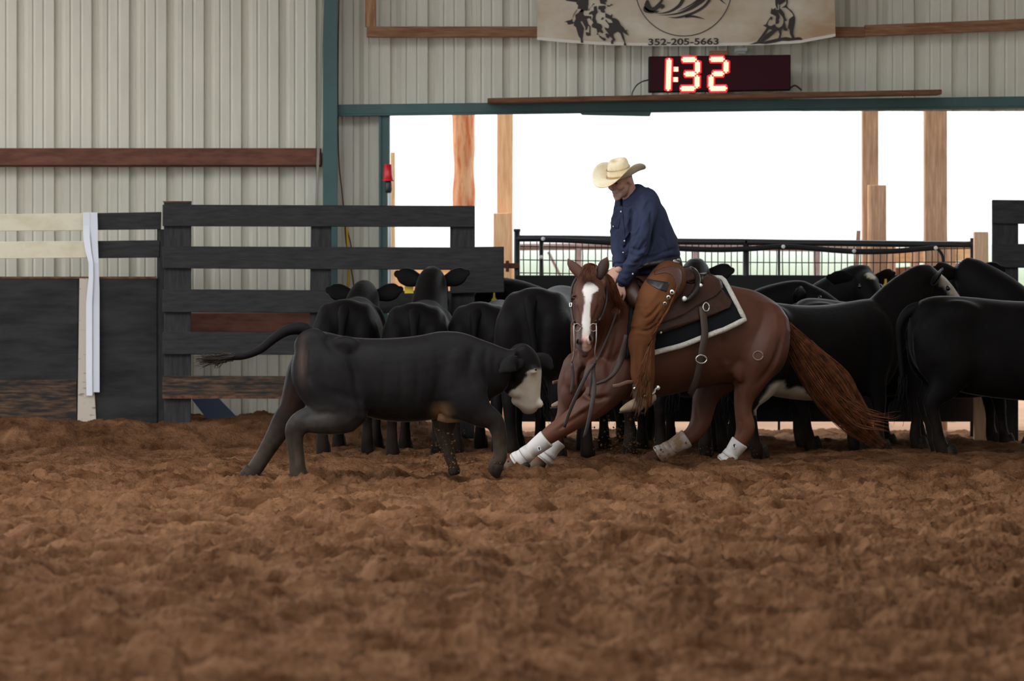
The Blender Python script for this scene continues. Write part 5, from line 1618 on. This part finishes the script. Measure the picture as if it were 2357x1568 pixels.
# torso core and legs (slim, inside the clothes)
tor = [(1449, 446, .0, .06), (1464, 470, .0, .10), (1480, 510, 0, .12), (1494, 555, 0, .125), (1510, 600, 0, .135), (1522, 626, 0, .12)]
bp.append(tube([Rr(x, y) for x, y, o, r in tor], [r for *_, r in tor], [r * 1.15 for *_, r in tor], side=nl, n=18))
LEGN = np.array([Hs(1535, 622, .10), Hs(1512, 680, .32), Hs(1486, 742, .385), Hs(1480, 820, .385), Hs(1478, 890, .385), Hs(1474, 925, .385)])
SHN = np.array([Rr(1486, 476, .17), Rr(1477, 530, .27), Rr(1466, 585, .30), Rr(1447, 622, .27), Rr(1430, 652, .22)])
SHF = np.array([Rr(1440, 474, -.15), Rr(1428, 530, -.14), Rr(1425, 575, -.08), Rr(1425, 606, .02), Rr(1424, 622, .08)])
for L in (LEGN, mirror(LEGN)):
    bp.append(tube(L, [.08, .075, .055, .05, .04, .04], side=nl, n=14, k=3, rnd=True))
for S in (SHN, SHF):
    bp.append(tube(S, [.038, .032, .029, .028, .027], side=nl, n=14, k=3, rnd=True))
# face
bp += [tube([fh(.080, 0, .022), fh(.092, 0, .002), fh(.103, 0, -.016), fh(.098, 0, -.024)], [.010, .011, .012, .008], [.009, .010, .0145, .010], side=pl, n=10, k=3, rnd=True)]
bp += [ell(fh(.068, s * .030, .030), (.020, .026, .010), fax) for s in (-1, 1)]
bp += [ell(fh(.048, s * .038, -.014), (.034, .027, .030), fax) for s in (-1, 1)]
bp += [ell(fh(.076, 0, -.048), (.016, .026, .011), fax), ell(fh(.080, 0, -.055), (.010, .022, .005), fax), ell(fh(.077, 0, -.064), (.011, .019, .006), fax)]
for s in (-1, 1):
    bp += [ell(fh(-.018, s * .078, -.002), (.018, .009, .032), fax), ell(fh(-.024, s * .083, .008), (.020, .006, .022), fax)]


def hand(wrist, d, up, palm_r, parts, curl=1.0, thumb_side=1):
    """closed hand: palm, four bent fingers of unequal length and a thumb leaving the side of the palm"""
    d = nrm(d)
    up = nrm(up - d * (up @ d))
    sd = np.cross(d, up)
    c = wrist + d * .055
    parts.append(tube([wrist - d * .02, wrist + d * .02, wrist + d * .06, wrist + d * .092], [.024, .022, .020, .017], [.027, .034, .041, .040], side=sd, n=12, k=2, rnd=True))
    for i, (o, L) in enumerate(((-.030, .072), (-.010, .082), (.011, .076), (.030, .060))):
        b = wrist + d * .088 + sd * o
        a1 = b + d * L * .40 - up * L * .18 * curl
        a2 = a1 + d * L * .06 - up * L * .42 * curl
        a3 = a2 - d * L * .30 * curl - up * L * .12
        parts.append(tube([b - d * .02, b, a1, a2, a3], [.0098, .0098, .0092, .0086, .0076], side=sd, n=8, k=3, rnd=True))
    t0 = wrist + d * .035 - sd * .030 * thumb_side
    t1 = t0 + d * .030 - sd * .018 * thumb_side - up * .014
    t2 = t1 + d * .030 + sd * .004 * thumb_side - up * .020
    parts.append(tube([t0 - d * .015 + sd * .01 * thumb_side, t0, t1, t2], [.014, .0135, .0115, .0095], side=sd, n=8, k=3, rnd=True))


hands = []
for wr, dd, uu, cu, ts in ((Rr(1431, 653, .222), (-.42, -.22, -.88), (-.40, -.88, .25), .9, 1), (Rr(1425, 614, .055), (-.50, -.35, -.78), (-.35, -.80, .45), 1.05, -1)):
    hn = []
    hand(wr, nrm(np.array(dd)), np.array(uu), 0, hn, cu, ts)
    hands.append(remesh(hn, .0032, 2))
pv, pfc = remesh(bp, 0.0062, 2)
pv, pfc = join([(pv, pfc)] + hands)
PX_, PY_ = pix(pv)
rel = pv - HC_
fa, fb_, fc_ = rel @ pf_, rel @ pl, rel @ pu
skin = np.array((.43, .235, .175))
pc = np.tile(skin, (len(pv), 1))
nz2 = vnoise(pv[:, 0] * 120, pv[:, 2] * 120, 2)
hd_ = (np.linalg.norm(rel, axis=1) < .16)
beard = hd_ * np.exp(-((fc_ + .075) / .034) ** 2) * sstep(.02, .055, fa) * (1 - np.exp(-((fc_ + .060) / .008) ** 2) * np.exp(-(fb_ / .022) ** 2))
must = hd_ * np.exp(-((fc_ + .043) / .009) ** 2) * np.exp(-(fb_ / .034) ** 2) * sstep(.05, .07, fa)
bm = np.clip(beard * .65 + must * .9, 0, 1) * (.7 + .5 * nz2)
bm = np.clip(bm, 0, .9)
pc = pc * (1 - bm[:, None]) + np.array((.20, .17, .155)) * bm[:, None]
lip = hd_ * np.exp(-((fc_ + .060) / .007) ** 2) * np.exp(-(fb_ / .020) ** 2) * (fa > .06)
pc = pc * (1 - lip[:, None] * .7) + np.array((.40, .14, .11)) * lip[:, None] * .7
hairm = hd_ * sstep(-.005, -.03, fa) * (fc_ > -.03) * (1 - np.exp(-(((fa + .02) / .022) ** 2 + (fc_ / .034) ** 2)) * (np.abs(fb_) > .072))
pc = pc * (1 - hairm[:, None] * .8) + np.array((.22, .20, .19)) * hairm[:, None] * .8
brow = hd_ * np.exp(-((fc_ - .034) / .006) ** 2) * np.exp(-((np.abs(fb_) - .032) / .02) ** 2) * (fa > .06)
pc = pc * (1 - brow[:, None] * .7) + np.array((.10, .08, .07)) * brow[:, None] * .7
mat_skin = M('weathered_skin', (.4, .2, .14), .55, .3, attr=True, bump=.12, bs=180, bdist=.002)
man = mk('person', (pv, pfc), mat_skin, org=Hs(1525, 640, 0), cols=pc, label='rider in navy shirt, brown fringed chaps and straw hat leaning forward on the horse', cat='person')
for s in (-1, 1):
    mk('eye', ell(fh(.0725, s * .031, .013), (.007, .011, .0036), fax), mat_eye, man)
# ---- navy shirt
sp = []
ts = [(1452, 436, .070, .075), (1458, 446, .100, .12), (1466, 462, .140, .175), (1468, 480, .162, .185), (1472, 502, .178, .19), (1479, 530, .192, .19), (1489, 560, .200, .195), (1502, 586, .205, .20), (1514, 600, .175, .185), (1519, 609, .15, .165)]
sp.append(tube([Rr(x, y) for x, y, a, b in ts], [a for *_, a, b in ts], [b for *_, b in ts], side=nl, n=28, k=4, e=2.1))
sp.append(tube([Rr(1470, 466, .06), Rr(1486, 474, .17), Rr(1479, 525, .275), Rr(1468, 582, .305), Rr(1449, 620, .275), Rr(1432, 648, .225)], [.07, .088, .078, .072, .056, .046], [.07, .085, .078, .072, .056, .046], side=nl, n=18, k=4, rnd=True))
sp.append(tube([Rr(1455, 466, -.05), Rr(1440, 476, -.15), Rr(1428, 530, -.14), Rr(1425, 575, -.08), Rr(1425, 604, .02), Rr(1424, 616, .06)], [.07, .080, .068, .056, .046, .042], side=nl, n=18, k=4, rnd=True))
sv, sf = remesh(sp, 0.008, 5)
# cloth folds: long creases along the sleeves and around the waist
sx, sy = pix(sv)
nn_ = np.zeros_like(sv)
me_t = bpy.data.meshes.new('t')
me_t.from_pydata(sv.tolist(), [], sf)
me_t.update()
buf = np.empty(len(sv) * 3, np.float32)
me_t.vertices.foreach_get('normal', buf)
nn_ = buf.reshape(-1, 3)
bpy.data.meshes.remove(me_t)
fold = (vnoise(sx * .050 + sy * .012, sy * .016 - sx * .006, 5) - .5) * .018 + (np.abs(vnoise(sx * .07 + sy * .04, sy * .030 - sx * .015, 6) - .5)) * -.020 * (1 - sstep(1488, 1512, sx)) + (vnoise(sx * .02, sy * .13, 7) - .5) * .010 * sstep(560, 600, sy)
elb = np.exp(-((sx - 1470) / 26) ** 2 - ((sy - 590) / 34) ** 2)
fold += elb * .012 * np.sin((sx * .5 + sy * .75) * .22)
sv = sv + nn_ * fold[:, None]
sv = sculpt(sv, sf, [
    ([(1452, 480), (1450, 510), (1447, 545), (1438, 570)], 3.5, -.024), ([(1458, 474), (1466, 500), (1462, 530)], 3, -.010), ([(1499, 490), (1500, 530), (1496, 570), (1484, 596)], 3.5, -.024),
    ([(1450, 570), (1470, 575), (1490, 566)], 2.5, -.010), ([(1446, 582), (1466, 590), (1484, 584)], 2.5, -.010), ([(1450, 562), (1462, 548), (1476, 540)], 3, .008), ([(1440, 600), (1456, 606), (1472, 602)], 2.2, -.008),
    ([(1478, 500), (1470, 530), (1460, 556)], 3, -.008), ([(1432, 490), (1436, 520), (1444, 548)], 2.5, -.008), ([(1420, 500), (1424, 530), (1432, 556)], 2.5, -.008), ([(1512, 480), (1528, 520), (1540, 560)], 3, -.008),
    ([(1505, 590), (1530, 580), (1556, 572)], 3, -.008), ([(1500, 602), (1530, 596), (1560, 590)], 2.5, -.008), ([(1520, 540), (1536, 560), (1545, 585)], 3, -.009), ([(1510, 560), (1520, 580), (1524, 598)], 2.5, -.007),
    ([(1414, 580), (1424, 590), (1434, 586)], 2.2, -.008), ([(1414, 596), (1424, 604), (1434, 600)], 2.2, -.008), ([(1440, 470), (1456, 462), (1470, 460)], 3, -.006), ([(1438, 570), (1432, 590)], 2.5, -.006)])
mat_shirt = M('navy_twill_shirt', (.028, .034, .066), .85, .12, col2=(.021, .026, .052), vs=3, bump=.15, bs=160, bdist=.002, sheen=.03)
shirt = mk('shirt', (sv, sf), mat_shirt, man, label='navy long-sleeved shirt')
tsh = BVHTree.FromPolygons([tuple(p) for p in sv], [tuple(int(i) for i in q) for q in sf])
NC = fh(-.055, 0, -.108)
crw = []
for r_, h_ in ((.112, -.060), (.100, -.026), (.088, .010), (.085, .022), (.094, .006), (.106, -.022), (.118, -.050)):
    crw.append([NC + pf_ * (r_ * 1.0 * math.cos(t)) + pl * (r_ * .98 * math.sin(t)) + pu * (h_ - .040 * max(0, math.cos(t)) ** 2 + .012 * max(0, -math.cos(t))) for t in np.linspace(.12, 2 * math.pi - .12, 40)])
mk('collar', thick(np.array(crw), .003), mat_shirt, shirt, fix=True)
for x, y in ((1428, 466), (1430, 487), (1438, 554), (1413, 521), (1434, 582)):
    mk('button', ell(onb(x, y, .003, tsh), (.006, .006, .006)), mat_but, shirt)
for x, y in ((1456, 630), (1441, 652)):
    mk('cuff_button', ell(onb(x, y, .003, tsh), (.006, .006, .006)), mat_but, shirt)


def cloth_patch(poly_px, off, tree, n=9):
    """thin piece on the shirt bounded by four pixel corners"""
    (ax0, ay0), (bx, by), (cx, cy), (dx, dy) = poly_px
    R = []
    for j in range(n):
        v = j / (n - 1)
        R.append([onb((ax0 * (1 - u) + bx * u) * (1 - v) + (dx * (1 - u) + cx * u) * v, (ay0 * (1 - u) + by * u) * (1 - v) + (dy * (1 - u) + cy * u) * v, off, tree) for u in np.linspace(0, 1, n)])
    return thick(np.array(R), .002)


mk('cuff', tube([Rr(1442, 632, .255), Rr(1437, 642, .24), Rr(1431.5, 652, .225)], [.050, .049, .047], n=18, k=2), mat_shirt, shirt)
mk('cuff', tube([Rr(1425, 594, -.02), Rr(1425, 603, .02), Rr(1424.5, 613, .05)], [.049, .048, .046], n=18, k=2), mat_shirt, shirt)
mk('pocket_flap', cloth_patch([(1411, 513), (1428, 508), (1424, 526), (1412, 524)], .004, tsh), mat_shirt, shirt, fix=True)
mk('placket', cloth_patch([(1424, 462), (1431, 461), (1441, 566), (1434, 570)], .003, tsh, 14), mat_shirt, shirt, fix=True)
# ---- straw hat
hu2 = nrm(pu * .96 + np.array((.05, 0.0, .22)))
hf2 = nrm(pf_ - hu2 * (pf_ @ hu2))
hl2 = np.cross(hu2, hf2)
HB = fh(-.010, 0, .040)
rows = []
nth = 64
th_ = np.linspace(0, 2 * math.pi, nth, endpoint=False)
for k_, t in enumerate((0, .15, .35, .55, .75, .9, 1.0)):
    a = .092 + t * (.205 - .092)
    b = .076 + t * (.186 - .076)
    ft = np.cos(th_)
    sd_ = np.sin(th_)
    z = (t ** 1.7) * (.085 * np.abs(sd_) ** 2.2 - .028 * np.clip(ft, 0, 1) ** 2 - .012 * np.clip(-ft, 0, 1) ** 2)
    bb = b * (1 - .16 * t * np.abs(sd_) ** 3)
    rows.append(HB + hf2 * (a * ft)[:, None] + hl2 * (bb * sd_)[:, None] + hu2 * z[:, None])
R = np.array(rows)
m_, n_ = R.shape[:2]
fbr = []
for a in range(m_ - 1):
    for b in range(n_):
        c = (b + 1) % n_
        fbr.append((a * n_ + b, a * n_ + c, (a + 1) * n_ + c, (a + 1) * n_ + b))
top_v = R.reshape(-1, 3)
bot_v = top_v - hu2 * .005
k0 = len(top_v)
fb2 = [tuple(k0 + i for i in q[::-1]) for q in fbr] + [((m_ - 1) * n_ + b, (m_ - 1) * n_ + (b + 1) % n_, k0 + (m_ - 1) * n_ + (b + 1) % n_, k0 + (m_ - 1) * n_ + b) for b in range(n_)] + \
      [(b, k0 + b, k0 + (b + 1) % n_, (b + 1) % n_) for b in range(n_)]
mat_straw = M('cream_straw', lin(226, 214, 188), .6, .3, col2=lin(206, 184, 142), vs=5, bump=.35, bs=160, bdist=.003, lo=.4, hi=.7)
mat_band = M('tan_hat_band', lin(176, 140, 92), .6, .3)
hat = mk('hat', (np.vstack([top_v, bot_v]), fbr + fb2), mat_straw, man, label='cream straw cowboy hat with curled brim', fix=True)
cr_rows = []
for zc, a, b in ((-.004, .094, .078), (.01, .093, .078), (.04, .089, .074), (.075, .084, .069), (.10, .079, .064), (.113, .070, .054), (.116, .055, .040)):
    fr_ = np.cos(th_)
    z = zc * (1 + .06 * fr_ * 0) - .012 * np.clip(fr_, 0, 1) * (zc > .09)
    pinch = 1 - .16 * np.exp(-((np.abs(np.abs(th_ - math.pi) - math.pi) - .75) / .35) ** 2) * (zc / .116) ** 2
    cr_rows.append(HB + hf2 * (a * fr_ * 1.0)[:, None] + hl2 * (b * np.sin(th_) * pinch)[:, None] + hu2 * (np.zeros(nth) + z)[:, None])
for t, dz in ((.7, -.006), (.4, -.022), (.15, -.032)):
    cr_rows.append(HB + hf2 * (.055 * t * np.cos(th_))[:, None] + hl2 * (.040 * t * np.sin(th_))[:, None] + hu2 * np.full(nth, .116 + dz)[:, None])
CRr = np.array(cr_rows)
vC = np.vstack([CRr.reshape(-1, 3), CRr[-1].mean(0)])
fC = []
for a in range(len(CRr) - 1):
    for b in range(nth):
        c = (b + 1) % nth
        fC.append((a * nth + b, a * nth + c, (a + 1) * nth + c, (a + 1) * nth + b))
fC += [((len(CRr) - 1) * nth + b, (len(CRr) - 1) * nth + (b + 1) % nth, len(vC) - 1) for b in range(nth)]
mk('crown', (vC, fC), mat_straw, hat, fix=True)
mat_vent = M('shadowed_straw_weave', lin(150, 128, 92), .8, .1)
bandp = [HB + hf2 * .095 * math.cos(t) + hl2 * .079 * math.sin(t) + hu2 * .010 for t in np.linspace(0, 2 * math.pi, 49)]
mk('hat_band', tube(bandp, [.006] * 49, [.004] * 49, side=hu2, n=8, k=1), mat_band, hat)
mk('vent_row', join([ell(HB + hf2 * .0895 * math.cos(t) + hl2 * .0745 * math.sin(t) + hu2 * (.052 + .004 * (i % 2)), (.0022, .0022, .0030), n=6, m=4) for i, t in enumerate(np.linspace(0, 2 * math.pi, 72, endpoint=False))]), mat_vent, hat, kind='stuff')
# ---- jeans seat, belt, chaps
jp = [tube([Rr(1512, 596), Rr(1518, 612), Rr(1523, 634), Rr(1526, 646)], [.15, .15, .14, .11], [.165, .18, .19, .17], side=nl, n=22, k=3, rnd=True)]
for L in (LEGN, mirror(LEGN)):
    jp.append(tube(L[:5], [.105, .10, .075, .065, .055], side=nl, n=16, k=3, rnd=True))
jv, jf = remesh(jp, .012, 4)
mk('jeans', (jv, jf), M('dark_jeans', lin(24, 32, 46), .8, .2, bump=.2, bs=120), man)
mat_belt = M('black_belt', (.018, .012, .010), .4, .4, bump=.3, bs=60)
belt = mk('belt', strap_on([(1470, 622), (1488, 611), (1510, 606), (1534, 603), (1552, 599), (1569, 597)], [10, 9, 9], .012, .004, tsh), mat_belt, man, fix=True, label='dark leather belt')
mat_chap = M('rust_brown_suede', (.135, .052, .021), .85, .08, col2=(.085, .031, .013), vs=4, bump=.25, bs=90, bdist=.003, lo=.3, hi=.75)
mat_yoke = M('basket_stamped_leather', (.085, .034, .022), .5, .35, bump=.8, bs=110, bdist=.004)
CH = [(1552, 628, .16, .09), (1541, 642, .23, .132), (1520, 668, .31, .128), (1504, 698, .355, .122), (1489, 734, .385, .112), (1480, 768, .39, .100), (1478, 812, .39, .090), (1480, 866, .39, .082), (1482, 900, .39, .064), (1485, 938, .39, .042)]
CP = np.array([Hs(x, y, l) for x, y, l, r in CH])
CR_ = [r for *_, r in CH]


def chap(mir):
    q = mirror if mir else (lambda p: p)
    v, f = remesh([tube(q(CP), CR_, [r * .92 for r in CR_], side=nl, n=24, k=4, rnd=False), ell(q(Hs(1548, 634, .13)), (.09, .10, .05), (ax_, nl, (0, 0, 1)))], .009, 4)
    x_, y_ = (v[:, 0] * 300, v[:, 2] * 300)
    m0 = bpy.data.meshes.new('t')
    m0.from_pydata(v.tolist(), [], f)
    m0.update()
    b_ = np.empty(len(v) * 3, np.float32)
    m0.vertices.foreach_get('normal', b_)
    bpy.data.meshes.remove(m0)
    kz = (CP[4, 2] - v[:, 2])
    d = (vnoise(x_ * .035, y_ * .03, 3) - .5) * .018 + (np.abs(vnoise(x_ * .05 + y_ * .03, y_ * .07, 8) - .5)) * -.020 * np.exp(-(kz / .14) ** 2)
    return v + b_.reshape(-1, 3) * d[:, None], f


cv1, cf1 = chap(False)
cv1 = sculpt(cv1, cf1, [([(1520, 700), (1500, 725), (1480, 735)], 3.5, -.014), ([(1522, 716), (1505, 742), (1488, 752)], 3, -.012), ([(1510, 748), (1495, 760), (1475, 762)], 3, -.012), ([(1512, 770), (1502, 790), (1490, 800)], 3, -.010),
                        ([(1470, 780), (1466, 830), (1468, 880)], 4, -.008), ([(1488, 790), (1484, 840), (1486, 890)], 4, -.006), ([(1536, 640), (1508, 680), (1480, 715)], 6, .008)])
chaps = mk('chaps', (cv1, cf1), mat_chap, man, label='rust brown suede chaps with long fringe')
cv2, cf2 = chap(True)
mk('chaps', (cv2, cf2), mat_chap, man, label='rust brown suede chaps with long fringe')
tch = BVHTree.FromPolygons([tuple(p) for p in cv1], [tuple(int(i) for i in q) for q in cf1])
def band_patch(bot, top, off, tree, nu=16, nv=6, th=.003):
    B, T = ipoly(bot, nu), ipoly(top, nu)
    return thick(np.array([[onb(*(B[i] * (1 - v) + T[i] * v), off, tree) for i in range(nu)] for v in np.linspace(0, 1, nv)]), th)


mk('yoke', band_patch([(1506, 633), (1532, 628), (1547, 634), (1554, 646), (1556, 660), (1556, 676)], [(1506, 626), (1530, 616), (1553, 613), (1567, 622), (1568, 646), (1560, 674)], .005, tch), mat_yoke, chaps, fix=True, label='basket-stamped brown leather yoke')
mk('leather_patch', band_patch([(1489, 650), (1500, 658), (1514, 666), (1533, 672)], [(1487, 641), (1503, 645), (1520, 648), (1541, 651)], .004, tch), M('black_scalloped_leather', (.022, .020, .022), .35, .45), chaps, fix=True, label='black leather patch on the thigh')
for x, y, r in ((1545, 673, .019), (1537, 685, .015), (1529, 699, .013)):
    p = onb(x, y, .006, tch)
    concho(x, y, r, chaps, base=p)
    mk('concho_knot', ell(p + nrm(np.array((0, 0, EYE)) - p) * .008, (.008, .008, .008)), mat_ldk, chaps)
fr_s = []
g_ = np.random.default_rng(9)
edge = [(1566, 655), (1556, 680), (1546, 704), (1530, 730), (1516, 752)]
E_ = ipoly(edge, 34)
for x, y in E_:
    L = g_.uniform(14, 34)
    p0 = onb(x - 8, y, .008, tch)
    p1 = W(x - 3 - L * .25, y + L * .55, p0[1] - .015)
    p2 = W(x - 8 - L * .5 + g_.normal(0, 2), y + L, p0[1] - .02)
    fr_s.append(tube([p0, p1, p2], [.0042, .004, .0025], [.002] * 3, n=5, k=2))
mk('fringe', join(fr_s), mat_chap, chaps, kind='stuff')
fr_s = []
for i in range(120):
    t = g_.uniform(0, 1)
    y0 = 782 + t * 100
    x0 = 1506 - 5 * t
    L = g_.uniform(55, 105)
    p0 = onb(x0 - 4, y0, .004, tch)
    sw = g_.uniform(.10, .52)
    P = [p0]
    for a in (.3, .6, 1.0):
        P.append(W(x0 - 4 - L * sw * (a ** .8) + 8 * a * t, y0 + L * (a ** 1.25) * .88, p0[1] - .035 - .05 * a + g_.normal(0, .004)))
    fr_s.append(tube(P, [.0034, .0034, .003, .002], [.0018] * 4, n=5, k=3))
mk('fringe', join(fr_s), mat_chap, chaps, kind='stuff')
# keeper at the back of the belt
mk('belt_keeper', tube([onb(1549, 601, .012, tsh), onb(1557, 600, .016, tsh), onb(1565, 601, .016, tsh)], [.015, .016, .015], [.006] * 3, n=10, k=2, rnd=True), mat_chrome, man, label='silver belt loop')
# ---- boots and spurs
mat_bootm = M('tan_suede_boot', (.30, .22, .145), .8, .2, col2=(.22, .155, .10), vs=9, bump=.2, bs=60)
mat_shaft = M('brown_boot_shaft', (.12, .055, .026), .6, .3)


def boot(mir):
    q = mirror if mir else (lambda p: p)
    L_ = .385
    pts = [Hs(1500, 916, L_), Hs(1484, 924, L_ + .01), Hs(1464, 931, L_ + .03), Hs(1446, 938, L_ + .05), Hs(1431, 944, L_ + .07)]
    v, f = remesh([tube(q(np.array(pts)), [.036, .046, .042, .032, .016], [.032, .038, .040, .036, .016], side=nl, n=16, k=4, rnd=True), tube(q(np.array([Hs(1484, 880, L_), Hs(1486, 905, L_), Hs(1484, 925, L_)])), [.052, .048, .044], side=nl, n=16, k=3)], .006, 3)
    o = mk('boot', (v, f), mat_bootm, man, label='tan pointed boot')
    sole = [Hs(1503, 928, L_), Hs(1484, 938, L_ + .01), Hs(1464, 943, L_ + .03), Hs(1446, 948, L_ + .05), Hs(1428, 950, L_ + .075)]
    mk('sole', tube(q(np.array(sole)), [.007] * 5, [.032, .034, .038, .034, .014], side=nl, n=10, k=3, rnd=True), mat_ldk, o)
    sp_ = [Hs(1480, 912, L_ + .05), Hs(1494, 908, L_ + .045), Hs(1505, 904, L_ + .02), Hs(1508, 896, L_), Hs(1514, 893, L_)]
    mk('spur', tube(q(np.array(sp_)), [.008, .010, .010, .007, .005], n=8, k=3, rnd=True), mat_chrome, o)
    mk('spur_rowel', tube(q(np.array([Hs(1514, 893, L_ + .006), Hs(1514, 893, L_ - .006)])), [.017, .017], n=10, k=1), mat_chrome, o)


boot(False)
boot(True)
# ------------------------------------------------------------------ loose clods and the dirt the feet throw up
OCT = np.array([(1, 0, 0), (-1, 0, 0), (0, 1, 0), (0, -1, 0), (0, 0, 1), (0, 0, -1)], float)
OF = [(0, 2, 4), (2, 1, 4), (1, 3, 4), (3, 0, 4), (2, 0, 5), (1, 2, 5), (3, 1, 5), (0, 3, 5)]


def crumbs(P, R, g):
    n = len(P)
    V_ = OCT[None] * R[:, None, None] * g.uniform(.6, 1.25, (n, 6, 1)) + g.normal(0, .12, (n, 6, 3)) * R[:, None, None]
    V_ = V_ + P[:, None]
    F_ = (np.arange(n)[:, None, None] * 6 + np.array(OF)[None]).reshape(-1, 3)
    return V_.reshape(-1, 3), F_.tolist()


g = np.random.default_rng(77)
N_ = 5000
cy = 17 + (34.5 - 17) * g.uniform(0, 1, N_) ** .8
cx = g.uniform(-1, 1, N_) * (0.125 * cy + .2)
rad = np.clip(g.lognormal(math.log(.0045), .4, N_), .003, .012)
cz = ground_h(cx, cy) + rad * .1
mk('dirt_clods', crumbs(np.stack([cx, cy, cz], -1), rad, g), mat_dirt, org=(0, 25, 0), kind='stuff')
fp, fr2 = [], []
for px0, py0, sx_, sy_, D0, n in ((1425, 1010, 26, 30, 31.9, 200), (1450, 1040, 45, 12, 31.9, 120), (1560, 1045, 60, 14, 32.0, 90), (1690, 1042, 30, 14, 32.0, 40), (1025, 1040, 24, 34, 29.8, 150), (1000, 1060, 60, 12, 29.7, 90), (1130, 1070, 30, 10, 29.8, 30)):
    for i in range(n):
        p = W(px0 + g.normal(0, sx_), py0 + g.normal(0, sy_), D0 + g.normal(0, .15))
        if p[2] > .02:
            fp.append(p)
            fr2.append(min(.013, g.lognormal(math.log(.0042), .5)))
mk('flying_dirt', crumbs(np.array(fp), np.array(fr2), g), mat_dirt, org=W(1425, 1070, 31.9), kind='stuff')
